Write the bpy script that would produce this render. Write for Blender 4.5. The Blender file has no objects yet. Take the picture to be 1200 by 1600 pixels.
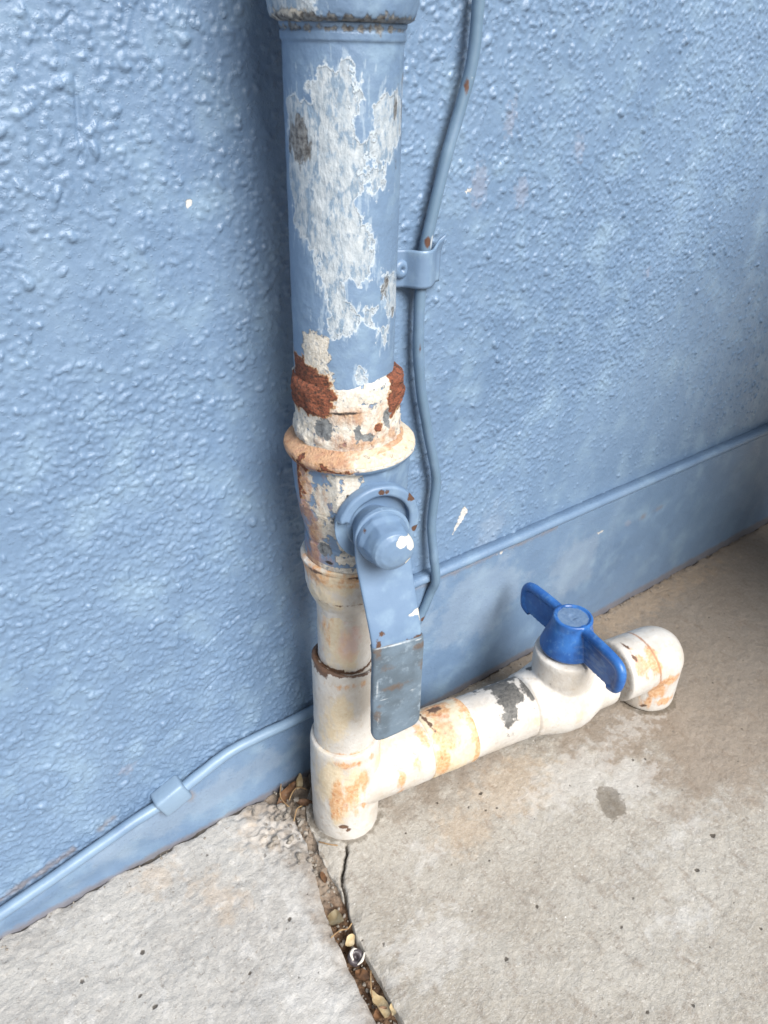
import bpy, bmesh, math
import numpy as np
from mathutils import Matrix, Vector

# ------------------------------------------------------------------ camera, sky, sun, exposure
SC = bpy.context.scene
COL = SC.collection

cam_d = bpy.data.cameras.new('camera')
cam = bpy.data.objects.new('camera', cam_d)
COL.objects.link(cam)
cam_d.sensor_fit = 'VERTICAL'
cam_d.sensor_height = 36.0
cam_d.lens = 27.0
cam_d.clip_start = 0.01
cam_d.clip_end = 200.0
RX = np.array([[0.8073, 0.2938, -0.5118], [-0.5896, 0.4371, -0.6792], [0.0241, 0.8501, 0.5261]])
u_, s_, vt_ = np.linalg.svd(RX)
RX = u_ @ vt_
CAM = np.array([-0.1962, -0.2959, 0.4722])
m4 = Matrix([list(RX[i]) + [CAM[i]] for i in range(3)] + [[0, 0, 0, 1]])
cam.matrix_world = m4
cam_d.dof.use_dof = True
cam_d.dof.focus_distance = 0.44
cam_d.dof.aperture_fstop = 20.0
SC.camera = cam

SUN_AZ = math.radians(-90.0)      # direction from the wall towards the sun
SUN_EL = math.radians(43.0)
world = bpy.data.worlds.new('World')
SC.world = world
world.use_nodes = True
nt = world.node_tree
nt.nodes.clear()
w_out = nt.nodes.new('ShaderNodeOutputWorld')
w_bg = nt.nodes.new('ShaderNodeBackground')
w_sky = nt.nodes.new('ShaderNodeTexSky')
w_sky.sky_type = 'NISHITA'
w_sky.sun_disc = False
w_sky.sun_elevation = SUN_EL
w_sky.sun_rotation = math.radians(90) - SUN_AZ
w_sky.air_density = 1.0
w_sky.dust_density = 4.0
w_hsv = nt.nodes.new('ShaderNodeHueSaturation')
w_hsv.inputs['Saturation'].default_value = 0.42
nt.links.new(w_sky.outputs[0], w_hsv.inputs['Color'])
nt.links.new(w_hsv.outputs[0], w_bg.inputs['Color'])
w_bg.inputs['Strength'].default_value = 0.05
nt.links.new(w_bg.outputs[0], w_out.inputs[0])

sun_d = bpy.data.lights.new('sun', 'SUN')
sun_d.energy = 4.9
sun_d.angle = math.radians(35)
sun_d.color = (1.0, 0.98, 0.95)
sun = bpy.data.objects.new('sun', sun_d)
COL.objects.link(sun)
sd = Vector((math.cos(SUN_EL) * math.cos(SUN_AZ), math.cos(SUN_EL) * math.sin(SUN_AZ), math.sin(SUN_EL)))
sun.rotation_euler = sd.to_track_quat('Z', 'Y').to_euler()

SC.view_settings.view_transform = 'Standard'
SC.view_settings.look = 'None'
SC.view_settings.exposure = 0.45
SC.view_settings.gamma = 1.0
SC.view_settings.use_curve_mapping = False
SC.render.engine = 'CYCLES'
SC.cycles.max_bounces = 8

BR = np.array([math.cos(math.radians(-9.5)), math.sin(math.radians(-9.5)), 0])     # run of the plastic branch
BZ = 0.040
EC = BR * 0.2790 + np.array([0, 0, BZ])
WY = 0.0498          # the wall face
RNG = np.random.default_rng(7)


# ------------------------------------------------------------------ noise and fields in numpy
def _h(ix, iy, iz, seed):
    h = (ix.astype(np.int64) * 374761393 + iy.astype(np.int64) * 668265263 + iz.astype(np.int64) * 2147483647 + seed * 974711) & 0xFFFFFFFF
    h = ((h ^ (h >> 13)) * 1274126177) & 0xFFFFFFFF
    h = ((h ^ (h >> 16)) * 2246822519) & 0xFFFFFFFF
    return ((h ^ (h >> 15)) & 0xFFFFFF) / float(0xFFFFFF)


def vnoise(P, scale, seed=0):
    P = np.asarray(P, float) * scale
    i = np.floor(P)
    f = P - i
    f = f * f * (3 - 2 * f)
    i = i.astype(np.int64)
    r = 0
    for a in (0, 1):
        for b in (0, 1):
            for c in (0, 1):
                w = (f[:, 0] if a else 1 - f[:, 0]) * (f[:, 1] if b else 1 - f[:, 1]) * (f[:, 2] if c else 1 - f[:, 2])
                r = r + w * _h(i[:, 0] + a, i[:, 1] + b, i[:, 2] + c, seed)
    return r


def fbm(P, scale, seed=0, oct=4, gain=0.5):
    r, a, t = 0, 1.0, 0
    for k in range(oct):
        r = r + a * vnoise(P, scale * 2 ** k, seed + 17 * k)
        t += a
        a *= gain
    return r / t


def p3(x, y, z=None):
    return np.stack([np.ravel(x), np.ravel(y), np.zeros(np.size(x)) if z is None else np.ravel(z)], 1)


def poly_field(X, Y, poly):
    """signed distance to a polygon, positive inside"""
    n = len(poly)
    d = np.full(X.shape, 1e9)
    ins = np.zeros(X.shape, bool)
    for k in range(n):
        x0, y0 = poly[k]
        x1, y1 = poly[(k + 1) % n]
        ex, ey = x1 - x0, y1 - y0
        L = ex * ex + ey * ey + 1e-18
        t = np.clip(((X - x0) * ex + (Y - y0) * ey) / L, 0, 1)
        d = np.minimum(d, (X - x0 - t * ex) ** 2 + (Y - y0 - t * ey) ** 2)
        c = ((y0 > Y) != (y1 > Y)) & (X < (x1 - x0) * (Y - y0) / (y1 - y0 + 1e-18) + x0)
        ins ^= c
    d = np.sqrt(d)
    return np.where(ins, d, -d)


def line_field(X, Y, pts, half):
    d = np.full(X.shape, 1e9)
    for (x0, y0), (x1, y1) in zip(pts[:-1], pts[1:]):
        ex, ey = x1 - x0, y1 - y0
        t = np.clip(((X - x0) * ex + (Y - y0) * ey) / (ex * ex + ey * ey + 1e-18), 0, 1)
        d = np.minimum(d, (X - x0 - t * ex) ** 2 + (Y - y0 - t * ey) ** 2)
    return half - np.sqrt(d)


def blob_field(co, blobs):
    """blobs: (centre, (rx, ry, rz)) in metres; value in metres, positive inside"""
    f = np.full(len(co), -0.05)
    for c, r in blobs:
        r = np.array(r if hasattr(r, '__len__') else (r, r, r), float)
        q = np.sqrt((((co - np.array(c)) / r) ** 2).sum(1))
        f = np.maximum(f, (1 - q) * r.min())
    return f


# ------------------------------------------------------------------ object helpers
def mesh_from(name, V, F, smooth=True):
    me = bpy.data.meshes.new(name)
    V = np.asarray(V, np.float32)
    if isinstance(F, np.ndarray):
        n, k = F.shape
        me.vertices.add(len(V))
        me.vertices.foreach_set('co', V.ravel())
        me.loops.add(n * k)
        me.loops.foreach_set('vertex_index', F.ravel().astype(np.int32))
        me.polygons.add(n)
        me.polygons.foreach_set('loop_start', np.arange(0, n * k, k, dtype=np.int32))
        me.update(calc_edges=True)
        me.validate()
    else:
        me.from_pydata([tuple(map(float, v)) for v in V], [], F)
    if smooth:
        me.polygons.foreach_set('use_smooth', np.ones(len(me.polygons), bool))
    me.update()
    return me


def obj(name, me, mat, parent=None, loc=None):
    """link a mesh whose vertices are in world coordinates; its origin goes to loc, or to its parent's origin"""
    o = bpy.data.objects.new(name, me)
    COL.objects.link(o)
    org = Vector((0, 0, 0))
    if parent is not None:
        org = world_loc(parent)
        o.parent = parent
    elif loc is not None:
        org = Vector(loc)
        o.location = org
    if org.length > 0:
        me.transform(Matrix.Translation(-org))
    if mat is not None:
        me.materials.clear()
        me.materials.append(mat)
    return o


def world_loc(o):
    v = Vector(o.location)
    while o.parent:
        o = o.parent
        v += Vector(o.location)
    return v


def thing(name, label, cat, loc=(0, 0, 0), group=None):
    o = bpy.data.objects.new(name, None)
    COL.objects.link(o)
    o.location = loc
    o.empty_display_size = 0.02
    return tag(o, label, cat, group)


def tag(o, label=None, cat=None, group=None, kind=None):
    if label: o['label'] = label
    if cat: o['category'] = cat
    if group: o['group'] = group
    if kind: o['kind'] = kind
    return o


def coords(me):
    a = np.empty(len(me.vertices) * 3, np.float32)
    me.vertices.foreach_get('co', a)
    return a.reshape(-1, 3).astype(float)


def set_coords(me, V):
    me.vertices.foreach_set('co', np.asarray(V, np.float32).ravel())
    me.update()


def attr(me, name, vals):
    """field in metres, stored in millimetres"""
    a = me.attributes.new(name, 'FLOAT', 'POINT')
    a.data.foreach_set('value', (np.asarray(vals) * 1000).astype(np.float32))


def basis(ax):
    ax = np.array(ax, float)
    ax /= np.linalg.norm(ax)
    h = np.array([0, 0, 1.0]) if abs(ax[2]) < 0.9 else np.array([1.0, 0, 0])
    e1 = np.cross(h, ax)
    e1 /= np.linalg.norm(e1)
    e2 = np.cross(ax, e1)
    return e1, e2, ax


def resample(prof, step):
    out = [prof[0]]
    for a, b in zip(prof[:-1], prof[1:]):
        n = max(1, int(math.ceil(math.hypot(b[0] - a[0], b[1] - a[1]) / step)))
        for k in range(1, n + 1):
            t = k / n
            out.append((a[0] + (b[0] - a[0]) * t, a[1] + (b[1] - a[1]) * t))
    return out


def lathe(prof, seg=160, o=(0, 0, 0), ax=(0, 0, 1), radf=None, step=None, cap=True):
    """prof: (r, h) along ax. Returns V, F"""
    if step:
        prof = resample(prof, step)
    e1, e2, a = basis(ax)
    if abs(a[2]) > 0.999:
        e1, e2 = np.array([1.0, 0, 0]), np.array([0, 1.0, 0])
    th = np.arange(seg) * 2 * math.pi / seg
    R = np.array([p[0] for p in prof])[:, None] * np.ones(seg)[None]
    H = np.array([p[1] for p in prof])[:, None] * np.ones(seg)[None]
    T = np.ones(len(prof))[:, None] * th[None]
    if radf:
        R = R * radf(T, H)
    V = np.array(o, float) + (R * np.cos(T))[..., None] * e1 + (R * np.sin(T))[..., None] * e2 + H[..., None] * a
    V = V.reshape(-1, 3)
    n = len(prof)
    i = np.arange(n - 1)[:, None] * seg
    j = np.arange(seg)[None]
    j2 = (j + 1) % seg
    up = prof[-1][1] >= prof[0][1]
    q = np.stack([i + j, i + j2, i + seg + j2, i + seg + j], -1).reshape(-1, 4)
    if not up:
        q = q[:, ::-1]
    F = [tuple(x) for x in q.tolist()]
    if cap:
        bot = list(range(seg))
        top = list(range((n - 1) * seg, n * seg))
        if up:
            F.append(tuple(bot[::-1])); F.append(tuple(top))
        else:
            F.append(tuple(bot)); F.append(tuple(top[::-1]))
    return V, F


def join(*parts):
    V, F, n = [], [], 0
    for v, f in parts:
        V.append(np.asarray(v, float))
        F += [tuple(i + n for i in q) for q in f]
        n += len(v)
    return np.concatenate(V), F


def rbox(c, size, axes=None, bev=0.001, seg=2):
    bm = bmesh.new()
    bmesh.ops.create_cube(bm, size=1.0)
    bmesh.ops.scale(bm, vec=size, verts=bm.verts)
    if bev:
        bmesh.ops.bevel(bm, geom=bm.edges[:] + bm.verts[:], offset=bev, segments=seg, profile=0.5, affect='EDGES')
    V = np.array([v.co[:] for v in bm.verts])
    F = [tuple(v.index for v in f.verts) for f in bm.faces]
    bm.free()
    A = np.eye(3) if axes is None else np.array(axes, float)
    return V @ A + np.array(c), F


def tube(pts, r, seg=20, sub=6, smooth=True, flat=1.0, flat_dir=(0, 1, 0)):
    P = np.array(pts, float)
    rr = np.full(len(P), r) if np.isscalar(r) else np.array(r, float)
    if smooth:
        Q, RR = [], []
        n = len(P)
        for k in range(n - 1):
            p0, p1, p2, p3_ = P[max(k - 1, 0)], P[k], P[k + 1], P[min(k + 2, n - 1)]
            for t in np.arange(sub) / sub:
                Q.append(0.5 * (2 * p1 + (p2 - p0) * t + (2 * p0 - 5 * p1 + 4 * p2 - p3_) * t * t + (3 * p1 - p0 - 3 * p2 + p3_) * t ** 3))
                RR.append(rr[k] * (1 - t) + rr[k + 1] * t)
        Q.append(P[-1]); RR.append(rr[-1])
        P, rr = np.array(Q), np.array(RR)
    T = np.gradient(P, axis=0)
    T /= np.linalg.norm(T, axis=1)[:, None] + 1e-12
    e1 = basis(T[0])[0]
    V = []
    th = np.arange(seg) * 2 * math.pi / seg
    for k in range(len(P)):
        e1 = e1 - T[k] * e1.dot(T[k])
        e1 /= np.linalg.norm(e1)
        e2 = np.cross(T[k], e1)
        ring = rr[k] * (np.cos(th)[:, None] * e1 + np.sin(th)[:, None] * e2)
        if flat != 1.0:
            fd = np.array(flat_dir, float)
            ring = ring + (flat - 1) * (ring @ fd)[:, None] * fd
        V.append(P[k] + ring)
    V = np.concatenate(V)
    n = len(P)
    F = []
    for k in range(n - 1):
        for j in range(seg):
            j2 = (j + 1) % seg
            F.append((k * seg + j, k * seg + j2, (k + 1) * seg + j2, (k + 1) * seg + j))
    F.append(tuple(range(seg))[::-1])
    F.append(tuple(range((n - 1) * seg, n * seg)))
    return V, F


def remeshed(name, V, F, voxel, smooth_it=6, fac=0.5):
    """melt overlapping solids into one smooth skin"""
    me = mesh_from(name, V, F)
    o = bpy.data.objects.new(name, me)
    COL.objects.link(o)
    r = o.modifiers.new('r', 'REMESH'); r.mode = 'VOXEL'; r.voxel_size = voxel; r.use_smooth_shade = True
    s = o.modifiers.new('s', 'SMOOTH'); s.factor = fac; s.iterations = smooth_it
    dg = bpy.context.evaluated_depsgraph_get()
    dg.update()
    out = bpy.data.meshes.new_from_object(o.evaluated_get(dg))
    out.name = name
    bpy.data.objects.remove(o)
    bpy.data.meshes.remove(me)
    out.polygons.foreach_set('use_smooth', np.ones(len(out.polygons), bool))
    return out


def roughen(me, amp, scale, seed=0, oct=3):
    V = coords(me)
    N = np.empty(len(V) * 3, np.float32)
    me.vertices.foreach_get('normal', N)
    N = N.reshape(-1, 3)
    d = (fbm(V, scale, seed, oct) - 0.5) * 2 * amp
    set_coords(me, V + N * d[:, None])


# ------------------------------------------------------------------ materials
def lin(c):
    """sRGB 0-255 to linear"""
    c = np.array(c, float) / 255
    return tuple(0.78 * np.where(c <= 0.04045, c / 12.92, ((c + 0.055) / 1.055) ** 2.4)) + (1.0,)


class NB:
    def __init__(self, name):
        self.m = bpy.data.materials.new(name)
        self.m.use_nodes = True
        self.t = self.m.node_tree
        self.t.nodes.clear()
        self.out = self.t.nodes.new('ShaderNodeOutputMaterial')
        self.b = self.t.nodes.new('ShaderNodeBsdfPrincipled')
        self.l(self.b.outputs[0], self.out.inputs[0])
        self.co = self.t.nodes.new('ShaderNodeTexCoord').outputs['Object']

    def l(self, a, b):
        self.t.links.new(a, b)

    def val(self, sock, v):
        if hasattr(v, 'is_output') or hasattr(v, 'links'):
            self.l(v, sock)
        else:
            sock.default_value = v

    def noise(self, scale, detail=4, rough=0.55, vec=None, stretch=None, dist=0.0):
        n = self.t.nodes.new('ShaderNodeTexNoise')
        n.inputs['Scale'].default_value = scale
        n.inputs['Detail'].default_value = detail
        n.inputs['Roughness'].default_value = rough
        n.inputs['Distortion'].default_value = dist
        v = vec or self.co
        if stretch:
            mp = self.t.nodes.new('ShaderNodeMapping')
            mp.inputs['Scale'].default_value = stretch
            self.l(v, mp.inputs['Vector'])
            v = mp.outputs[0]
        self.l(v, n.inputs['Vector'])
        return n.outputs['Fac']

    def voro(self, scale, feature='F1', out='Distance'):
        n = self.t.nodes.new('ShaderNodeTexVoronoi')
        n.feature = feature
        n.inputs['Scale'].default_value = scale
        self.l(self.co, n.inputs['Vector'])
        return n.outputs[out]

    def math(self, op, a, b=0.0, clamp=False):
        n = self.t.nodes.new('ShaderNodeMath')
        n.operation = op
        n.use_clamp = clamp
        self.val(n.inputs[0], a)
        self.val(n.inputs[1], b)
        return n.outputs[0]

    def rng(self, v, a, b, c=0.0, d=1.0, smooth=True):
        n = self.t.nodes.new('ShaderNodeMapRange')
        n.interpolation_type = 'SMOOTHSTEP' if smooth else 'LINEAR'
        self.val(n.inputs[0], v)
        for k, x in enumerate((a, b, c, d)):
            n.inputs[k + 1].default_value = x
        return n.outputs[0]

    def mix(self, f, a, b, mode='MIX'):
        n = self.t.nodes.new('ShaderNodeMix')
        n.data_type = 'RGBA'
        n.blend_type = mode
        self.val(n.inputs[0], f)
        self.val(n.inputs[6], a)
        self.val(n.inputs[7], b)
        return n.outputs[2]

    def at(self, name):
        n = self.t.nodes.new('ShaderNodeAttribute')
        n.attribute_name = name
        return n.outputs['Fac']

    def mask(self, name, nscale, amp, soft, detail=5, stretch=None, shift=0.0):
        """ragged mask from a field attribute in millimetres"""
        n = self.math('MULTIPLY', self.math('SUBTRACT', self.noise(nscale, detail, 0.6, stretch=stretch), 0.5), 2 * amp)
        return self.rng(self.math('ADD', self.math('ADD', self.at(name), n), shift), -soft, soft)

    def fin(self, col, rough=0.5, height=None, dist=0.001, strength=1.0, metal=0.0, spec=None, sss=None):
        self.val(self.b.inputs['Base Color'], col)
        self.val(self.b.inputs['Roughness'], rough)
        self.val(self.b.inputs['Metallic'], metal)
        if spec is not None:
            self.val(self.b.inputs['Specular IOR Level'], spec)
        if height is not None:
            bp = self.t.nodes.new('ShaderNodeBump')
            bp.inputs['Distance'].default_value = dist
            bp.inputs['Strength'].default_value = strength
            self.l(height, bp.inputs['Height'])
            self.l(bp.outputs[0], self.b.inputs['Normal'])
        return self.m


BLUE = lin((121, 147, 177))
BLUE_D = lin((106, 132, 163))
BLUE_L = lin((135, 161, 186))


def blue_base(n, s=6):
    c = n.mix(n.rng(n.noise(s, 5), 0.3, 0.7), BLUE_D, BLUE)
    return n.mix(n.rng(n.noise(s * 7, 4), 0.45, 0.8), c, BLUE_L)


def mat_wall():
    n = NB('blue_stucco_paint')
    c = blue_base(n, 5)
    # faint dusty streaks
    c = n.mix(n.math('MULTIPLY', n.rng(n.noise(9, 6, 0.6, stretch=(3, 1, 0.5)), 0.52, 0.8), 0.25), c, lin((150, 172, 194)))
    chip = n.mask('chip', 420, 2.6, 0.25, 8)
    speck = n.rng(n.noise(230, 2), 0.80, 0.84)
    c = n.mix(n.math('MULTIPLY', speck, 0.5), c, lin((200, 212, 222)))
    c = n.mix(n.math('MULTIPLY', chip, 0.85), c, lin((224, 220, 212)))
    rub = n.mask('rub', 60, 30.0, 8.0, 8)
    c = n.mix(n.math('MULTIPLY', rub, 0.18), c, lin((196, 206, 214)))
    grime = n.mask('grime', 120, 4.0, 2.5)
    c = n.mix(n.math('MULTIPLY', grime, 0.55), c, lin((136, 116, 98)))
    pink = n.mask('pink', 260, 9.0, 2.5, 7)
    c = n.mix(n.math('MULTIPLY', pink, 0.13), c, lin((206, 180, 168)))
    h = n.math('ADD', n.math('MULTIPLY', n.noise(420, 4, 0.5), 0.36), n.math('MULTIPLY', chip, -0.4))
    h = n.math('ADD', h, n.math('MULTIPLY', n.noise(1400, 3, 0.6), 0.18))
    h = n.math('ADD', h, n.math('MULTIPLY', n.rng(n.noise(560, 3, 0.55), 0.56, 0.74), 0.26))
    return n.fin(c, n.rng(n.noise(40, 4), 0.3, 0.7, 0.34, 0.50), h, 0.0010, 0.75)


def mat_blue_plain(name='blue_gloss_paint', tint=None, chips=True):
    n = NB(name)
    c = blue_base(n, 14)
    if tint:
        c = n.mix(0.6, c, tint)
    h = n.math('MULTIPLY', n.noise(260, 5, 0.6), 0.6)
    if chips:
        f = n.rng(n.noise(170, 4, 0.65), 0.735, 0.75)
        c = n.mix(f, c, lin((208, 200, 184)))
        f2 = n.rng(n.noise(210, 4, 0.65, stretch=(1.3, 1, 0.8)), 0.745, 0.765)
        c = n.mix(f2, c, lin((70, 56, 48)))
        h = n.math('SUBTRACT', h, n.math('ADD', f, f2))
    return n.fin(c, n.rng(n.noise(60, 3), 0.3, 0.7, 0.34, 0.5), h, 0.0005, 0.7)


def mat_layers(name, base, layers, rough=(0.35, 0.55), hs=300, hamp=0.5, dist=0.0006, strength=0.8):
    """base: callable(n)->colour. layers: dict(attr, col, col2, ns, amp, soft, op, h, detail, stretch, rim)"""
    n = NB(name)
    c = base(n)
    h = n.math('MULTIPLY', n.noise(hs, 6, 0.62), hamp)
    r = n.rng(n.noise(50, 4), 0.3, 0.7, rough[0], rough[1])
    for L in layers:
        ns, amp, soft = L.get('ns', 250), L.get('amp', 2.0), L.get('soft', 0.3)
        st = L.get('stretch')
        det = L.get('detail', 6)
        if L.get('rim'):
            mr = n.mask(L['attr'], ns, amp, soft, det, st, shift=L.get('rim_w', 0.9))
            c = n.mix(mr, c, L['rim'])
        m = n.mask(L['attr'], ns, amp, soft, det, st)
        lc = n.mix(n.rng(n.noise(L.get('cs', 380), 6, 0.65, stretch=L.get('cst')), 0.33, 0.67), L['col'], L.get('col2', L['col']))
        if 'col3' in L:
            lc = n.mix(n.rng(n.noise(L.get('cs', 380) * 0.6, 7, 0.7, stretch=L.get('cst')), L.get('c3', 0.54), L.get('c3', 0.54) + 0.13), lc, L['col3'])
        op = L.get('op', 1.0)
        c = n.mix(n.math('MULTIPLY', m, op) if op < 1 else m, c, lc)
        if L.get('h'):
            h = n.math('ADD', h, n.math('MULTIPLY', m, L['h']))
        if L.get('tex'):
            h = n.math('ADD', h, n.math('MULTIPLY', m, n.math('MULTIPLY', n.noise(L.get('ts', 700), 6, 0.65, stretch=L.get('cst')), L['tex'])))
        if 'rough' in L:
            mm = n.t.nodes.new('ShaderNodeMix')
            n.l(m, mm.inputs[0]); n.l(r, mm.inputs[2]); mm.inputs[3].default_value = L['rough']
            r = mm.outputs[0]
    return n.fin(c, r, h, dist, strength)


def two(c1, c2, s=40, lo=0.35, hi=0.65, c3=None, s3=200, stretch=None):
    def f(n):
        c = n.mix(n.rng(n.noise(s, 6, 0.6, stretch=stretch), lo, hi), c1, c2)
        if c3:
            c = n.mix(n.rng(n.noise(s3, 5, 0.65, stretch=stretch), 0.52, 0.72), c, c3)
        return c
    return f


def mat_concrete(name, c1, c2, c3, speck):
    n = NB(name)
    c = n.mix(n.rng(n.noise(14, 8, 0.62), 0.35, 0.65), c1, c2)
    c = n.mix(n.rng(n.noise(70, 8, 0.68, stretch=(1.6, 0.8, 1)), 0.50, 0.68), c, c3)
    c = n.mix(n.math('MULTIPLY', n.rng(n.noise(380, 8, 0.75, stretch=(0.8, 1.3, 1)), 0.46, 0.68), 0.5), c, lin((222, 218, 212)))
    c = n.mix(n.math('MULTIPLY', n.rng(n.noise(260, 6, 0.7), 0.56, 0.68), 0.55), c, lin((128, 118, 106)))
    c = n.mix(n.rng(n.noise(560, 3, 0.6), 0.68, 0.72), c, lin((238, 236, 232)))
    c = n.mix(n.math('MULTIPLY', n.rng(n.noise(800, 3, 0.7), 0.60, 0.70), 0.5), c, lin((118, 110, 100)))
    c = n.mix(n.math('MULTIPLY', n.rng(n.noise(210, 6, 0.7, stretch=(2.6, 0.5, 1), dist=0.4), 0.54, 0.70), 0.40), c, lin((142, 134, 124)))
    c = n.mix(n.math('MULTIPLY', n.rng(n.noise(240, 6, 0.7, stretch=(0.6, 2.4, 1), dist=0.4), 0.56, 0.70), 0.40), c, lin((218, 216, 211)))
    c = n.mix(n.math('MULTIPLY', n.mask('dirt', 45, 40.0, 14.0, 9), 0.62), c, lin((140, 122, 104)))
    c = n.mix(n.math('MULTIPLY', n.mask('tan', 110, 30.0, 9.0, 9), 0.3), c, lin((206, 178, 146)))
    c = n.mix(n.math('MULTIPLY', n.mask('pale', 130, 40.0, 8.0, 9), 0.34), c, lin((226, 225, 223)))
    c = n.mix(n.math('MULTIPLY', n.mask('wet_and_ring', 200, 7.0, 1.4, 8), 0.6), c, lin((104, 94, 80)))  # the wet patch, plus darker rings round the pipe feet
    # little black grains
    v = n.voro(speck)
    rnd = n.voro(speck, 'F1', 'Color')
    sep = n.t.nodes.new('ShaderNodeSeparateColor')
    n.l(rnd, sep.inputs[0])
    size = n.rng(sep.outputs[0], 0.62, 1.0, 0.0, 0.17, False)
    grain = n.rng(n.math('SUBTRACT', size, n.math('ADD', v, n.math('MULTIPLY', n.noise(900, 2), 0.22))), -0.10, -0.02)
    grain = n.math('MULTIPLY', grain, n.rng(n.noise(25, 3), 0.36, 0.50))
    c = n.mix(n.math('MULTIPLY', grain, 0.8), c, lin((78, 70, 62)))
    c = n.mix(n.math('MULTIPLY', n.mask('black', 700, 0.9, 0.45), 0.85), c, lin((66, 58, 50)))
    h = n.math('ADD', n.math('MULTIPLY', n.noise(300, 8, 0.7), 0.8), n.math('MULTIPLY', n.noise(1100, 5, 0.7), 0.35))
    h = n.math('SUBTRACT', h, n.math('MULTIPLY', grain, 0.35))
    return n.fin(c, 0.88, h, 0.0017, 0.9, spec=0.25)


def mat_simple(name, c1, c2, s=120, rough=0.5, h=0.5, dist=0.0006, hs=300, spec=None):
    n = NB(name)
    c = n.mix(n.rng(n.noise(s, 6, 0.6), 0.35, 0.65), c1, c2)
    return n.fin(c, rough, n.math('MULTIPLY', n.noise(hs, 6, 0.6), h), dist, 0.8, spec=spec)


M_WALL = mat_wall()
M_CABLE = mat_blue_plain('painted_cable', lin((92, 118, 142)))
M_BLUE = mat_blue_plain('painted_metal')
M_BASE = mat_wall()
M_BASE.name = 'blue_plinth_paint'

GALV = dict(attr='bare', col=lin((160, 173, 184)), col2=lin((200, 208, 214)), col3=lin((124, 148, 172)), c3=0.47, op=0.92, ns=230, amp=8.5, soft=0.45, detail=14, stretch=(1, 1, 0.7),
            rim=lin((196, 208, 218)), rim_w=1.1, h=-0.7, tex=0.7, cs=480, cst=(1, 1, 0.4), rough=0.45)
CREAM = dict(attr='cream', col=lin((232, 228, 219)), col2=lin((206, 198, 184)), col3=lin((140, 150, 160)), ns=260, amp=5.0, soft=0.4, detail=9, h=0.8, tex=1.2, cs=520, rough=0.75)
RUST = dict(attr='rust', col=lin((112, 58, 46)), col2=lin((158, 90, 64)), col3=lin((66, 38, 34)), ns=190, amp=6.5, soft=0.5, detail=12, op=0.94, rim=lin((214, 168, 124)), rim_w=0.7, h=0.7, tex=3.0, ts=600, cs=820, c3=0.47,
            cst=(0.9, 0.9, 1.5), rough=0.95)
GREYP = dict(attr='grey', col=lin((98, 102, 106)), col2=lin((140, 144, 146)), ns=420, amp=3.0, detail=8, soft=0.3, h=-0.4, rough=0.6)
TAN = dict(attr='tan', col=lin((214, 196, 166)), col2=lin((228, 216, 194)), col3=lin((196, 158, 122)), ns=200, amp=4.5, soft=1.6, tex=0.5, rough=0.75, op=0.85, detail=9)
M_PIPE = mat_layers('flaking_blue_pipe_paint', lambda n: blue_base(n, 14),
                    [dict(attr='bare', col=lin((178, 196, 212)), ns=420, amp=26, soft=1.5, detail=10, op=0.45, stretch=(1, 1, 0.22)), GALV, CREAM, RUST, dict(attr='dark', col=lin((76, 72, 70)), col2=lin((150, 152, 152)), ns=300, amp=5.0, soft=0.5, h=-0.3, detail=9, cs=500, stretch=(1, 1, 0.4))], dist=0.0012)
M_VALVE = mat_layers('rusty_valve_paint', lambda n: blue_base(n, 14), [dict(CREAM, col3=lin((172, 172, 168))), TAN, dict(attr='rustwash', col=lin((180, 120, 84)), col2=lin((204, 156, 114)), col3=lin((142, 82, 60)), ns=150, amp=14.0, soft=4.0, op=0.75, stretch=(1, 1, 0.5), detail=10, tex=1.6, cs=300, rough=0.85), RUST, GREYP, dict(attr='dark', col=lin((60, 52, 48)), ns=400, amp=0.6, soft=0.3)])


def pvc_base(n):
    c = n.mix(n.rng(n.noise(45, 6, 0.6, stretch=(1, 1, 0.6)), 0.35, 0.7), lin((220, 217, 212)), lin((206, 198, 187)))
    c = n.mix(n.math('MULTIPLY', n.rng(n.noise(130, 6, 0.65), 0.5, 0.75), 0.6), c, lin((230, 229, 227)))
    return n.mix(n.math('MULTIPLY', n.rng(n.noise(200, 8, 0.72), 0.52, 0.68), 0.5), c, lin((190, 172, 150)))


M_PVC = mat_layers('stained_pvc', pvc_base, [
    dict(attr='greywash', col=lin((184, 178, 172)), col2=lin((204, 198, 190)), ns=160, amp=9, soft=3, op=0.6),
    dict(attr='yellow', col=lin((226, 200, 152)), col2=lin((236, 218, 180)), ns=150, amp=11.0, soft=3.0, op=0.62, stretch=(1, 1, 0.5), detail=9),
    dict(attr='orange', col=lin((206, 150, 98)), col2=lin((228, 190, 150)), col3=lin((190, 118, 74)), ns=170, amp=8.0, soft=1.8, op=0.9, h=0.2, detail=7, stretch=(1, 1, 0.35)),
    dict(attr='line', col=lin((188, 138, 100)), col2=lin((160, 112, 84)), ns=300, amp=1.2, soft=0.5, op=0.8),
    dict(attr='pink', col=lin((232, 160, 150)), ns=200, amp=5, soft=2.5, op=0.3, detail=8),
    dict(attr='brown', col=lin((122, 92, 72)), col2=lin((98, 76, 62)), ns=320, amp=2.4, soft=0.5, h=-0.3, detail=8),
    dict(attr='soot', col=lin((62, 62, 62)), col2=lin((104, 102, 98)), col3=lin((46, 46, 46)), ns=150, amp=10, soft=1.2, op=0.95, detail=9)],
    rough=(0.4, 0.65), hs=190, hamp=1.2, dist=0.0007)
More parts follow.
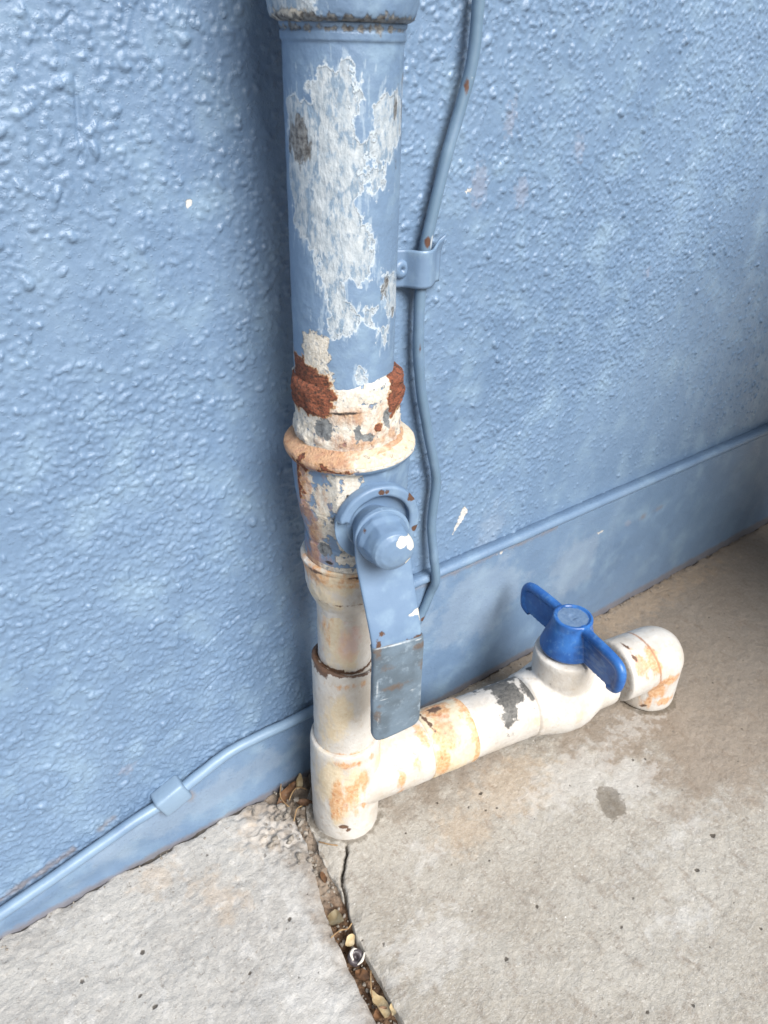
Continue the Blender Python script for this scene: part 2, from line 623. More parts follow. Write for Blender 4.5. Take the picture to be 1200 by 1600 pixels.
M_HANDLE = mat_layers('blue_plastic', two(lin((40, 94, 168)), lin((54, 114, 188)), 60, c3=lin((86, 134, 190)), s3=170),
                      [dict(attr='scuff', col=lin((120, 150, 190)), ns=200, amp=9, soft=1.6, op=0.5, detail=10, stretch=(0.5, 0.5, 1.6)), dict(attr='scuff', col=lin((20, 58, 112)), ns=34, amp=60, soft=6, op=0.45, detail=8), dict(attr='cap', col=lin((112, 136, 166)), col2=lin((92, 118, 152)), ns=260, amp=0.4, soft=0.4)],
                      rough=(0.3, 0.45), hs=200, hamp=0.35)
M_GRIP = mat_layers('grey_vinyl_grip', two(lin((92, 106, 118)), lin((112, 130, 146)), 60, c3=lin((138, 154, 168)), s3=150),
                    [dict(attr='scrape', col=lin((186, 194, 200)), ns=300, amp=0.5, soft=0.25), dict(attr='brown', col=lin((98, 78, 64)), col2=lin((110, 100, 92)), ns=230, amp=4.5, soft=1.2, op=0.8, detail=9)], rough=(0.4, 0.55), hs=170, hamp=0.4)
M_LEVER = mat_layers('lever_paint', lambda n: blue_base(n, 14), [dict(attr='cream', col=lin((238, 232, 216)), ns=260, amp=1.6, soft=0.2, h=-0.5, detail=8),
                                                                  dict(attr='brown', col=lin((96, 70, 56)), ns=300, amp=2.4, soft=0.4, h=-0.4, detail=8)], hs=200, hamp=0.4)
M_SLAB_G = mat_concrete('pale_grey_concrete', lin((178, 175, 171)), lin((192, 190, 186)), lin((204, 202, 199)), 95)
M_SLAB_W = mat_concrete('warm_grey_concrete', lin((172, 165, 154)), lin((188, 183, 174)), lin((160, 151, 140)), 120)
M_SOIL = mat_simple('joint_dirt', lin((84, 62, 46)), lin((128, 104, 82)), 260, 0.95, 1.0, 0.002, 500)
M_SOIL2 = mat_simple('sandy_grit', lin((160, 140, 118)), lin((120, 100, 80)), 300, 0.95, 1.0, 0.002, 500)
M_LEAF_T = mat_simple('dry_leaf_tan', lin((192, 168, 126)), lin((212, 194, 158)), 200, 0.6, 0.6, 0.0008, 260)
M_LEAF_B = mat_simple('dry_leaf_brown', lin((124, 88, 58)), lin((92, 66, 46)), 220, 0.6, 0.8, 0.0008, 260)
M_HUSK = mat_simple('dark_husk', lin((62, 56, 60)), lin((90, 82, 86)), 260, 0.4, 0.6, 0.0006, 300)
M_BONE = mat_simple('pale_shell', lin((232, 226, 218)), lin((214, 204, 192)), 260, 0.4, 0.4, 0.0005, 300)
M_TWIG = mat_simple('straw', lin((176, 146, 104)), lin((140, 110, 78)), 300, 0.8, 0.8, 0.0005, 400)
M_STONE = mat_simple('grit_stone', lin((124, 116, 106)), lin((160, 152, 142)), 320, 0.85, 0.8, 0.0008, 420)

# ------------------------------------------------------------------ the wall
wall = thing('house_wall', 'blue painted rough stucco house wall behind the standpipe', 'wall', (0.2, WY, 0))


def axis_coords(lo, hi, step, far_lo, far_hi, g=1.5):
    mid = list(np.arange(lo, hi + step * 0.5, step))
    a, s = lo, step
    L = []
    while a > far_lo:
        s *= g
        a = max(a - s, far_lo)
        L.append(a)
    b, s = mid[-1], step
    H = []
    while b < far_hi:
        s *= g
        b = min(b + s, far_hi)
        H.append(b)
    return np.array(L[::-1] + mid + H)


def grid_faces(nx, nz):
    i = np.arange(nz - 1)[:, None] * nx
    j = np.arange(nx - 1)[None]
    return np.stack([i + j, i + j + 1, i + nx + j + 1, i + nx + j], -1).reshape(-1, 4)


def stucco():
    step = 0.0008
    xl, xh, zh = -0.28, 0.70, 0.54
    xs = axis_coords(xl, xh, step, -4.0, 5.0)
    zs = axis_coords(0.0, zh, step, -0.02, 2.6)
    nx, nz = len(xs), len(zs)
    X, Z = np.meshgrid(xs, zs)
    H = np.zeros(X.shape)
    i0 = int(np.searchsorted(xs, xl - 1e-9)); k0 = int(np.searchsorted(zs, -1e-9))
    rng = np.random.default_rng(3)
    N = 95000
    cx = rng.uniform(xl, xh, N); cz = rng.uniform(0.0, zh, N)
    P = p3(cx, cz)
    dens = fbm(P, 11, 5, 3)                    # where the spatter is thick
    dens = np.clip((dens - 0.36) * 3.0, 0.10, 1.0)
    smooth_low = np.clip((cz - 0.14) / 0.10, 0.0, 1.0)
    dens = np.where(cx > 0.03, dens * (0.25 + 0.75 * smooth_low), dens)
    keep = rng.uniform(0, 1, N) < dens
    for x, z in zip(cx[keep], cz[keep]):
        big = rng.uniform()
        r = 0.00075 + 0.0006 * rng.uniform() + (0.0012 * rng.uniform() if big > 0.95 else 0)
        h = r * rng.uniform(0.40, 0.80)
        el = rng.uniform(0.75, 1.5)
        a = rng.uniform(0, math.pi)
        w = int(r * 2.2 / step) + 2
        ci = i0 + int(round((x - xl) / step)); ck = k0 + int(round(z / step))
        sl = (slice(max(ck - w, 0), min(ck + w + 1, nz)), slice(max(ci - w, 0), min(ci + w + 1, nx)))
        dx = X[sl] - x; dz = Z[sl] - z
        u = (dx * math.cos(a) + dz * math.sin(a)) / (r * el)
        v = (-dx * math.sin(a) + dz * math.cos(a)) * el / r
        q = np.sqrt(u * u + v * v)
        b = h * (1 - np.clip((q - 0.25) / 1.05, 0, 1) ** 1.0)
        b = h * np.clip(1.15 * (1 - np.clip(q / 1.25, 0, 1) ** 2.2), 0, 1)
        H[sl] = np.maximum(H[sl], b) + 0.12 * np.minimum(H[sl], b)
    Pg = p3(X, Z)
    near = ((X > xl - 0.05) & (X < xh + 0.05) & (Z < zh + 0.05)).astype(float)
    rough = (fbm(Pg, 420, 11, 2).reshape(X.shape) - 0.5)
    med = (fbm(Pg, 130, 12, 3).reshape(X.shape) - 0.5)
    low = (fbm(Pg, 9, 13, 3).reshape(X.shape) - 0.5)
    ridged = np.maximum(0, 0.10 - np.abs(fbm(p3(X * 0.7 + Z * 0.5, Z * 0.9 - X * 0.4), 60, 19, 2).reshape(X.shape) - 0.5)) * 0.0010
    amt = np.where(X > 0.03, 0.35 + 0.65 * np.clip((Z - 0.14) / 0.12, 0, 1), 1.0)
    pop = np.maximum(0, fbm(Pg, 300, 23, 3).reshape(X.shape) - 0.56) * 0.0022
    H = H + near * (amt * (0.00032 * rough + 0.0005 * med + ridged + pop) + 0.003 * low)
    # the vertical trowel scratch high on the left and a short slanting one by it
    for pts, hw, dep in (([(-0.0913, 0.4562), (-0.0947, 0.4269)], 0.0012, 0.0012), ([(-0.098, 0.470), (-0.089, 0.477)], 0.001, 0.001),
                         ([(-0.075, 0.152), (-0.045, 0.168)], 0.0009, 0.0008), ([(-0.108, 0.093), (-0.062, 0.128)], 0.0009, 0.0008), ([(-0.072, 0.098), (-0.04, 0.112)], 0.0008, 0.0006)):
        f = line_field(X, Z, pts, hw)
        H -= dep * np.clip(f / hw + 0.0, 0, 1)
    # raised hair-like fibres
    for pts in ([(-0.068, 0.262), (-0.060, 0.253), (-0.050, 0.255), (-0.042, 0.262)], [(-0.062, 0.248), (-0.066, 0.232), (-0.071, 0.225)]):
        f = line_field(X, Z, pts, 0.0012)
        H += 0.0007 * np.clip(f / 0.0012, 0, 1)
    V = p3(X, WY - H, Z)
    me = mesh_from('stucco', V, grid_faces(nx, nz))
    chip = np.maximum.reduce([
        poly_field(X, Z, [(0.1365, 0.1855), (0.1405, 0.1800), (0.1372, 0.1740), (0.1330, 0.1690), (0.1275, 0.1625), (0.1300, 0.1705), (0.1335, 0.1775)]),
        poly_field(X, Z, [(-0.0522, 0.4080), (-0.0486, 0.4086), (-0.0488, 0.4054), (-0.0516, 0.4052)]),
                line_field(X, Z, [(0.1150, 0.3990), (0.1190, 0.4000)], 0.0007)])
    attr(me, 'chip', chip.ravel())
    rub = np.maximum(poly_field(X, Z, [(0.172, 0.178), (0.180, 0.170), (0.176, 0.140), (0.150, 0.136), (0.158, 0.150)]), -0.05)
    attr(me, 'rub', rub.ravel())
    gr = np.maximum.reduce([line_field(X, Z, [(-0.30, 0.012), (-0.215, 0.028), (-0.17, 0.039)], 0.0022), line_field(X, Z, [(-0.152, 0.046), (-0.143, 0.049)], 0.0016)])
    attr(me, 'grime', gr.ravel())
    pk = np.full(len(V), -0.05)
    pk = blob_field(V, [((0.145, WY, 0.435), (0.004, 0.05, 0.008)), ((0.125, WY, 0.402), (0.006, 0.05, 0.010)), ((0.205, WY, 0.418), (0.004, 0.05, 0.006)), ((0.160, WY, 0.395), (0.005, 0.05, 0.008)),
                        ((-0.128, WY, 0.085), (0.004, 0.05, 0.004)), ((0.30, WY, 0.33), (0.003, 0.05, 0.003))])
    attr(me, 'pink', pk)
    return me


obj('stucco', stucco(), M_WALL, wall)


def plinth_attrs(me):
    V = coords(me)
    attr(me, 'chip', blob_field(V, [((0.176, 0.045, 0.131), (0.003, 0.02, 0.0008)), ((0.30, 0.045, 0.105), (0.003, 0.02, 0.001))]))
    attr(me, 'rub', blob_field(V, [((0.155, WY, 0.09), (0.05, 0.05, 0.035)), ((-0.11, WY, 0.03), (0.1, 0.05, 0.014)), ((0.27, WY, 0.08), (0.03, 0.05, 0.03))]))
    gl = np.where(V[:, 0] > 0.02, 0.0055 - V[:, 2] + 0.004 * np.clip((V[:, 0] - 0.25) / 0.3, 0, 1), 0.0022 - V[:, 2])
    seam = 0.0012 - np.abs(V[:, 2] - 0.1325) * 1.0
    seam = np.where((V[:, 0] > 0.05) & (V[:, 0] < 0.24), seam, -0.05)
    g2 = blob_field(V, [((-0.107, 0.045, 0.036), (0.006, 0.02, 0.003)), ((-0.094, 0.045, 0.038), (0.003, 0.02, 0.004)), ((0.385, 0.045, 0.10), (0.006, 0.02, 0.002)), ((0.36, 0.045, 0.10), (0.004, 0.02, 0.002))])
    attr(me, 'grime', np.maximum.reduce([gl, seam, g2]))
    attr(me, 'pink', blob_field(V, [((0.34, 0.045, 0.10), (0.004, 0.02, 0.003))]))


# the smooth plinth along the foot of the wall, right of the pipe, with its rounded bead
def strip(name, xs, prof_fn, mat, parent, rough_amp):
    V = []
    for x in xs:
        V += [(x, y, z) for (y, z) in prof_fn(x)]
    n = len(prof_fn(xs[0]))
    F = []
    for k in range(len(xs) - 1):
        for j in range(n - 1):
            F.append((k * n + j, k * n + j + 1, (k + 1) * n + j + 1, (k + 1) * n + j))
    F.append(tuple(range(n))[::-1])
    F.append(tuple(range((len(xs) - 1) * n, len(xs) * n)))
    me = mesh_from(name, V, F)
    bm = bmesh.new(); bm.from_mesh(me); bmesh.ops.recalc_face_normals(bm, faces=bm.faces); bm.to_mesh(me); bm.free()
    if rough_amp:
        roughen(me, rough_amp, 60, 31)
    plinth_attrs(me)
    return obj(name, me, mat, parent)


def pl_prof(x):
    top = 0.1330
    pts = [(WY + 0.003, -0.012)]
    pts += [(WY - 0.0055, z) for z in np.linspace(-0.012, top, 90)]
    pts += [(WY - 0.002, top + 0.0012), (WY + 0.003, top + 0.0014)]
    return pts


strip('plinth', list(np.arange(0.030, 0.80, 0.003)) + [1.0, 1.5, 5.0], pl_prof, M_BASE, wall, 0.0007)


def bead_prof(x):
    c, r = 0.1385, 0.0036
    return [(WY - 0.0058 - r * math.cos(a), c + r * math.sin(a)) for a in np.linspace(-1.6, 1.9, 16)] + [(WY + 0.004, c + r * 0.9), (WY + 0.004, c - r)]


strip('bead', list(np.arange(0.028, 0.80, 0.003)) + [1.0, 1.5, 5.0], bead_prof, M_BASE, wall, 0.0005)


CABLE_L = [(-0.40, 0.0000), (-0.30, 0.0085), (-0.2168, 0.0237), (-0.1695, 0.0345), (-0.135, 0.0430), (-0.107, 0.0480), (-0.085, 0.0560), (-0.064, 0.0625), (-0.0429, 0.0635), (-0.015, 0.0625), (0.010, 0.0640)]


def cable_z(x):
    xs = [p[0] for p in CABLE_L]
    return float(np.interp(x, xs, [p[1] for p in CABLE_L]))


def base_prof(x):
    t = max(cable_z(x) - 0.0035, 0.004)
    return [(WY + 0.003, -0.012), (WY - 0.0040, -0.012)] + [(WY - 0.0040 - 0.0004 * math.sin(k * 0.5), z) for k, z in enumerate(np.linspace(-0.010, t - 0.001, 22))] + [(WY - 0.0028, t), (WY + 0.003, t + 0.0005)]


strip('base_strip', [-4.0, -1.0] + list(np.arange(-0.34, 0.0275, 0.0025)), base_prof, M_BASE, wall, 0.0006)

# ------------------------------------------------------------------ the ground: two slabs and the joint between them
JL = [(-0.0700, -4.0), (-0.0680, -0.40), (-0.0645, -0.160), (-0.0626, -0.1262), (-0.0598, -0.1030), (-0.0561, -0.0735), (-0.0488, -0.0433), (-0.0415, -0.0212), (-0.0365, -0.006), (-0.0340, 0.012), (-0.0330, 0.028), (-0.0420, 0.040), (-0.0460, 0.056)]
JR = [(-0.0590, -4.0), (-0.0570, -0.40), (-0.0520, -0.160), (-0.0498, -0.1300), (-0.0474, -0.1095), (-0.0438, -0.0796), (-0.0386, -0.0600), (-0.0352, -0.0430), (-0.0335, -0.0234), (-0.0295, -0.008), (-0.0260, 0.010), (-0.0180, 0.026), (-0.0060, 0.036), (-0.0020, 0.056)]
CRACK = [(-0.0145, -0.0225), (-0.0170, -0.0275), (-0.0205, -0.0300), (-0.0238, -0.0345), (-0.0292, -0.0390), (-0.0322, -0.0440), (-0.0338, -0.0500), (-0.0372, -0.0560), (-0.0400, -0.0630), (-0.0440, -0.0705)]


def jl(y, P):
    return np.interp(y, [p[1] for p in P], [p[0] for p in P])


def slab(name, left):
    ys = np.concatenate([axis_coords(-0.30, WY + 0.006, 0.0011, -4.0, WY + 0.006)])
    step = 0.0011
    offs = [0.0, 0.0, 0.0003, 0.0008, 0.0015, 0.0024, 0.0034]
    o, s = 0.0045, step
    lim = 0.24 if left else 0.72
    while o < lim:
        offs.append(o); o += s
    while o < 4.5:
        s *= 1.5
        offs.append(o); o += s
    offs = np.array(offs)
    Yg, Og = np.meshgrid(ys, offs, indexing='ij')
    base = jl(Yg, JL if left else JR)
    wob = (fbm(p3(ys, ys * 0), 130, 3 if left else 4, 3) - 0.5) * 0.0020
    base = base + wob[:, None] * np.clip(1 - Og / 0.02, 0, 1)
    Xg = base - Og if left else base + Og
    P = p3(Xg, Yg)
    sh = Xg.shape
    n1 = (fbm(P, 260, 41, 3) - 0.5).reshape(sh)
    n2 = (fbm(P, 45, 42, 4) - 0.5).reshape(sh)
    n3 = (fbm(P, 110, 43, 3) - 0.5).reshape(sh)
    if left:
        Z = 0.0012 * n1 + 0.0022 * n2 + 0.0008 * n3
        # the broken, lumpy corner by the foot of the pipe
        br = np.clip(1.3 - 1.3 * np.hypot((Xg + 0.042) / 0.034, (Yg - 0.018) / 0.045), 0, 1)
        lump = np.maximum(0, fbm(P, 280, 51, 3).reshape(sh) - 0.42) * 2
        Z += br * (0.003 * (lump - 0.32) + 0.003 * n3 + 0.004 * n1)
    else:
        Z = 0.0007 * n1 + 0.0016 * n2 + 0.0008 * n3
        br = np.clip(1 - np.hypot((Xg + 0.012) / 0.030, (Yg - 0.02) / 0.03), 0, 1)
        Z += br * 0.004 * (n3 * 2 - 0.2)
    # worn arris at the joint
    rr = 0.006 if left else 0.010
    e = np.clip(1 - Og / rr, 0, 1)
    chipn = np.clip(fbm(P, 90, 61, 3).reshape(sh) * 1.6 - 0.3, 0.1, 1)
    Z -= e ** 2 * 0.0042 * chipn
    # near the wall the edge is ragged
    wl_ = np.clip(1 - (WY - 0.004 - Yg) / 0.006, 0, 1)
    Z -= wl_ * 0.0030 * np.clip(fbm(P, 120, 62, 3).reshape(sh) * 2 - 0.7, 0, 1)
    black = np.full(sh, -0.05)
    if not left:
        wv = (fbm(P, 220, 71, 2) - 0.5).reshape(sh) * 0.0014
        f = line_field(Xg + wv, Yg, CRACK, 0.0011)
        Z -= np.clip(f / 0.0008, 0, 1) * 0.006
        black = np.maximum(black, f - 0.0004)
        pits = [((0.0676, -0.2109), .0035), ((0.0242, -0.1305), .0028), ((0.021, -0.1424), .0034), ((0.0894, -0.044), .0026), ((0.0379, -0.11), .0018), ((0.1681, -0.1746), .0020), ((0.1672, -0.2016), .0022),
                ((0.0352, -0.075), .0022), ((0.030, -0.118), .0016), ((0.036, -0.121), .0018), ((0.052, -0.082), .0018), ((0.058, -0.076), .0015), ((0.108, -0.128), .0018), ((0.200, -0.165), .0024), ((0.06, -0.13), .0018),
                ((0.33, -0.03), .004), ((0.30, -0.02), .003), ((0.41, -0.02), .003), ((0.335, -0.075), .0025), ((0.10, -0.11), .0016), ((0.088, -0.165), .0022), ((0.095, -0.17), .0025), ((0.13, -0.21), .0026), ((0.46, 0.0), .004)]
    else:
        pits = [((-0.145, 0.0328), .0020), ((-0.155, -0.012), .0018), ((-0.178, -0.014), .0012), ((-0.20, 0.01), .0014), ((-0.115, -0.055), .0018), ((-0.09, -0.05), .0018), ((-0.108, -0.06), .0020), ((-0.077, -0.049), .0016),
                ((-0.13, -0.075), .0018), ((-0.165, -0.035), .0014), ((-0.19, -0.02), .0012), ((-0.16, -0.045), .0014), ((-0.175, -0.055), .0016), ((-0.2, -0.03), .0013), ((-0.072, -0.045), .0025), ((-0.053, -0.012), .003)]
    for (x, y), r in pits:
        r = r * 0.30
        f = r - np.hypot(Xg - x, (Yg - y) * 1.3) + 0.0040 * (n1 + n3)
        Z += np.clip(f / r, 0, 1) * (-0.0008)
        black = np.maximum(black, f)
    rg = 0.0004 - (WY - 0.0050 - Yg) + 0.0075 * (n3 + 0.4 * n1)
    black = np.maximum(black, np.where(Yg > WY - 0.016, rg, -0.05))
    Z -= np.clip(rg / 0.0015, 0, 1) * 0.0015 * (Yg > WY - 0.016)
    # skirt down into the joint
    Z[:, 0] = -0.022
    near = (np.abs(Xg) < 1.0) & (Yg > -0.6)
    Z = np.where(near, Z, np.where(Og <= 0.0, Z, 0.0))
    V = p3(Xg, Yg, Z)
    F = grid_faces(len(offs), len(ys))
    if left:
        F = F[:, ::-1]
    me = mesh_from(name, V, F)
    attr(me, 'black', black.ravel())
    if left:
        attr(me, 'dirt', np.maximum(blob_field(V, [((-0.035, 0.035, 0), (0.022, 0.02, 1)), ((-0.044, -0.03, 0), (0.006, 0.02, 1)), ((-0.04, 0.0, 0), (0.009, 0.03, 1))]) , (0.0015 - Og).ravel()))
        attr(me, 'tan', blob_field(V, [((-0.1063, 0.0054, 0), 0.008), ((-0.10, -0.012, 0), 0.010), ((-0.13, 0.03, 0), 0.010), ((-0.06, 0.02, 0), 0.012)]))
        attr(me, 'pale', np.maximum(blob_field(V, [((-0.0870, -0.0830, 0), (0.020, 0.012, 1)), ((-0.066, -0.062, 0), (0.004, 0.024, 1)), ((-0.044, 0.004, 0), (0.010, 0.009, 1)), ((-0.056, 0.022, 0), (0.010, 0.007, 1)), ((-0.08, -0.105, 0), (0.01, 0.02, 1))]), -0.05))
        attr(me, 'wet_and_ring', (0.0022 - np.abs(np.hypot(Xg, Yg) - 0.0245)).ravel())  # darker ring round the foot of the tee
    else:
        wd = (0.016 - (WY - Yg)) + np.clip((Xg - 0.20) * 0.25, 0, 0.05)
        attr(me, 'dirt', np.maximum(wd.ravel() - 0.006, blob_field(V, [((0.42, -0.05, 0), (0.22, 0.11, 1)), ((0.25, -0.04, 0), (0.09, 0.06, 1)), ((0.30, -0.12, 0), (0.12, 0.05, 1)), ((0.09, -0.02, 0), (0.07, 0.018, 1)), ((0.0, 0.03, 0), (0.03, 0.02, 1)), ((0.45, -0.12, 0), (0.15, 0.05, 1))]) - 0.006))
        attr(me, 'tan', np.maximum(blob_field(V, [((0.1129, -0.0535, 0), (0.035, 0.02, 1)), ((0.26, 0.02, 0), (0.05, 0.01, 1)), ((0.36, 0.03, 0), (0.12, 0.012, 1)), ((0.06, -0.06, 0), (0.02, 0.015, 1))]), -0.05))
        attr(me, 'pale', blob_field(V, [((0.0256, -0.0595, 0), (0.012, 0.010, 1)), ((0.16, -0.075, 0), (0.05, 0.022, 1)), ((0.19, -0.10, 0), (0.03, 0.02, 1)), ((0.235, -0.066, 0), (0.03, 0.012, 1)), ((0.18, -0.15, 0), (0.03, 0.006, 1)), ((-0.01, -0.11, 0), (0.03, 0.02, 1)), ((0.13, -0.19, 0), (0.02, 0.01, 1))]) - 0.003)
        attr(me, 'wet_and_ring', np.maximum.reduce([poly_field(Xg, Yg, [(0.1617, -0.0913), (0.1700, -0.0920), (0.1764, -0.1002), (0.1656, -0.1177), (0.1529, -0.1165), (0.1500, -0.1075)]), 0.0016 - np.abs(np.hypot(Xg, Yg) - 0.0243), 0.0022 - np.abs(np.hypot(Xg - EC[0], Yg - EC[1]) - 0.0255)]).ravel())  # wet patch, then darker rings round the tee and elbow feet
    return me


ground = tag(obj('ground', mesh_from('ground', [(-30, -30, -0.03), (30, -30, -0.03), (30, 0.3, -0.03), (-30, 0.3, -0.03)], [(0, 1, 2, 3)]), M_SOIL), kind='structure')
s1 = obj('concrete_slab', slab('concrete_slab', True), M_SLAB_G)
tag(s1, kind='structure')
s2 = obj('concrete_slab', slab('concrete_slab', False), M_SLAB_W)
tag(s2, kind='structure')


def joint_fill():
    ys = np.arange(-0.30, WY + 0.004, 0.0009)
    t = np.linspace(-0.25, 1.25, 34)
    Y, T = np.meshgrid(ys, t, indexing='ij')
    X = jl(Y, JL) * (1 - T) + jl(Y, JR) * T
    P = p3(X, Y)
    depth = np.interp(ys, [-0.3, -0.13, -0.085, -0.072, -0.062, -0.045, -0.03, -0.02, 0.01, 0.03, 0.06], [0.013, 0.012, 0.010, 0.0105, 0.008, 0.0055, 0.0032, 0.0030, 0.0040, 0.0065, 0.004])
    Z = -depth[:, None] + 0.006 * (fbm(P, 190, 81, 3).reshape(X.shape) - 0.5) + 0.0025 * (fbm(P, 600, 82, 2).reshape(X.shape) - 0.5)
    return mesh_from('joint_dirt', p3(X, Y, Z), grid_faces(len(t), len(ys)))


n = NB('joint_filling')
gz = n.t.nodes.new('ShaderNodeSeparateXYZ'); n.l(n.co, gz.inputs[0])
c = n.mix(n.rng(n.noise(260, 6, 0.65), 0.38, 0.62), lin((88, 66, 50)), lin((134, 108, 86)))
c = n.mix(n.rng(n.noise(600, 4, 0.6), 0.6, 0.66), c, lin((58, 44, 36)))
c = n.mix(n.rng(n.noise(500, 3, 0.6), 0.68, 0.72), c, lin((196, 168, 130)))
up = n.rng(n.math('ADD', gz.outputs[1], n.math('MULTIPLY', n.noise(120, 4), 0.02)), -0.045, -0.032)
c = n.mix(n.math('MULTIPLY', up, 0.62), c, lin((168, 156, 142)))
M_JOINT = n.fin(c, 0.95, n.noise(700, 6, 0.7), 0.0015, 0.9, spec=0.2)
jf = tag(obj('joint_dirt', joint_fill(), M_JOINT), kind='stuff')
jf['label'] = 'brown dirt packed in the joint between the two slabs'

# ------------------------------------------------------------------ the standpipe
stand = thing('standpipe', 'peeling blue steel standpipe with lever valve and stained white plastic branch', 'pipe', (0, 0, 0))


def finish(name, me, mat, parent=stand, fields=None, rough=None):
    V = coords(me)
    for k, v in (fields or {}).items():
        attr(me, k, v(V) if callable(v) else v)
    if rough:
        roughen(me, *rough)
    return obj(name, me, mat, parent)


def ang(V):
    return np.degrees(np.arctan2(V[:, 1], V[:, 0])) % 360


R0 = 0.02415
K = R0 * math.pi / 180


def cyl_polys(V, polys):
    A = ang(V) * K
    f = np.full(len(V), -0.05)
    for p in polys:
        q = [((a % 360) * K, z) for a, z in p]
        f = np.maximum(f, poly_field(A, V[:, 2], q))
    return f


BARE = [[(-121.4, 0.4641), (-112.2, 0.4608), (-112.1, 0.4502), (-116.8, 0.4392), (-98.6, 0.4353), (-108.0, 0.4206), (-112.9, 0.4158), (-97.3, 0.3997), (-92.7, 0.3974), (-96.6, 0.3832), (-128.9, 0.3829), (-126, 0.3760), (-112.5, 0.371), (-109.7, 0.3626),
         (-135.9, 0.3600), (-145.7, 0.3620), (-138.4, 0.3705), (-148.5, 0.3841), (-149.4, 0.3939), (-167.5, 0.3984), (179.3, 0.4039), (173.0, 0.4284), (172.0, 0.4497), (-153.6, 0.4506), (-158.9, 0.455), (-137.4, 0.4606)],
        [(-87.5, 0.4528), (-46.8, 0.453), (-50.1, 0.4388), (-73.8, 0.4317), (-94.4, 0.4322), (-92.4, 0.4491)],
        [(-102.3, 0.4286), (-80.7, 0.4259), (-80.3, 0.4211), (-90.7, 0.4178), (-98.1, 0.4216)],
        [(-77.2, 0.3842), (-37.5, 0.378), (-37.5, 0.3668), (-68.5, 0.3649), (-73.2, 0.3752)],
        [(-100, 0.3690), (-92, 0.3690), (-92, 0.3640), (-100, 0.3650)], [(-80, 0.3600), (-70, 0.3600), (-72, 0.3530), (-80, 0.3550)], [(-106, 0.3420), (-98, 0.3420), (-100, 0.3370), (-106, 0.3380)]]
CRUST = [[(-176.3, 0.3595), (-150, 0.3600), (-137.5, 0.3590), (-137.2, 0.3474), (-134, 0.3370), (-125.6, 0.3320), (-100, 0.3315), (-72.4, 0.3331), (-37.6, 0.3350), (-37.6, 0.3050), (177.7, 0.3050)]]
RUSTP = [[(-200, 0.3453), (-178.3, 0.3453), (-157.3, 0.3418), (-141.2, 0.3382), (-134.0, 0.3308), (-138.0, 0.3236), (-150.0, 0.3226), (-200.4, 0.3226)], [(-20, 0.3286), (-37.7, 0.3286), (-68.9, 0.3251), (-74.1, 0.3201), (-66.7, 0.3149), (-20.8, 0.3152)]]

# upper coupling
prof = [(0.0305, 0.560), (0.0305, 0.4960), (0.0300, 0.4870), (0.0288, 0.4800), (0.0280, 0.4778), (0.0260, 0.4768), (0.0247, 0.4764)]
V, F = lathe(prof[::-1], 200, step=0.0008)
finish('coupling', mesh_from('coupling', V, F), M_PIPE, stand,
       dict(bare=lambda V: blob_field(V, [((-0.029, -0.004, 0.483), (0.006, 0.02, 0.007))]), cream=lambda V: blob_field(V, [((-0.027, 0.0, 0.478), (0.006, 0.02, 0.003))]) - 0.001, rust=lambda V: V[:, 0] * 0 - 0.05,
            dark=lambda V: 0.0012 - np.abs(V[:, 2] - 0.4772) - 0.0008 * (np.cos(np.radians(ang(V) - 250)) < 0.2)), rough=(0.0006, 90, 3))
# steel pipe
prof = [(0.0238, 0.300), (0.0242, 0.3320), (R0, 0.3340), (R0, 0.4700), (0.0248, 0.4708), (0.0249, 0.4732), (0.0243, 0.4740), (0.0250, 0.4752), (0.0252, 0.4765)]
V, F = lathe(prof, 220, step=0.0008)
me = mesh_from('steel_pipe', V, F)
finish('steel_pipe', me, M_PIPE, stand,
       dict(bare=lambda V: cyl_polys(V, BARE), cream=lambda V: cyl_polys(V, CRUST) - 0.0012, rust=lambda V: np.maximum(cyl_polys(V, RUSTP), -0.05),
            dark=lambda V: np.maximum.reduce([0.0006 - np.abs(V[:, 2] - 0.4745), blob_field(V, [((-0.0241, -0.004, 0.437), (0.004, 0.008, 0.008)), ((0.006, -0.0235, 0.3790), (0.002, 0.004, 0.004)), ((0.0165, -0.0175, 0.445), (0.0012, 0.004, 0.008)), ((0.011, -0.0213, 0.446), (0.0008, 0.004, 0.008)), ((0.0135, -0.02, 0.3662), (0.0015, 0.004, 0.002))])])), rough=(0.00035, 120, 5))
# corroded union nut
def nut_rad(T, H):
    P = np.stack([np.cos(T).ravel() * 0.026, np.sin(T).ravel() * 0.026, H.ravel()], 1)
    n_ = fbm(P, 170, 91, 4).reshape(T.shape) - 0.5
    ledge = np.interp(H, [0.304, 0.318, 0.3215, 0.333, 0.336], [0.05, 0.05, 0.16, 0.16, 0.0])
    d = np.degrees(T) % 360
    side = np.clip(np.abs((d - 245 + 180) % 360 - 180) / 40 - 0.6, 0, 1)     # thick rust on both flanks only
    return 1 + n_ * (0.17 * side + 0.035) + (ledge - 0.05) * side * 0.75 - 0.02 * (1 - side)


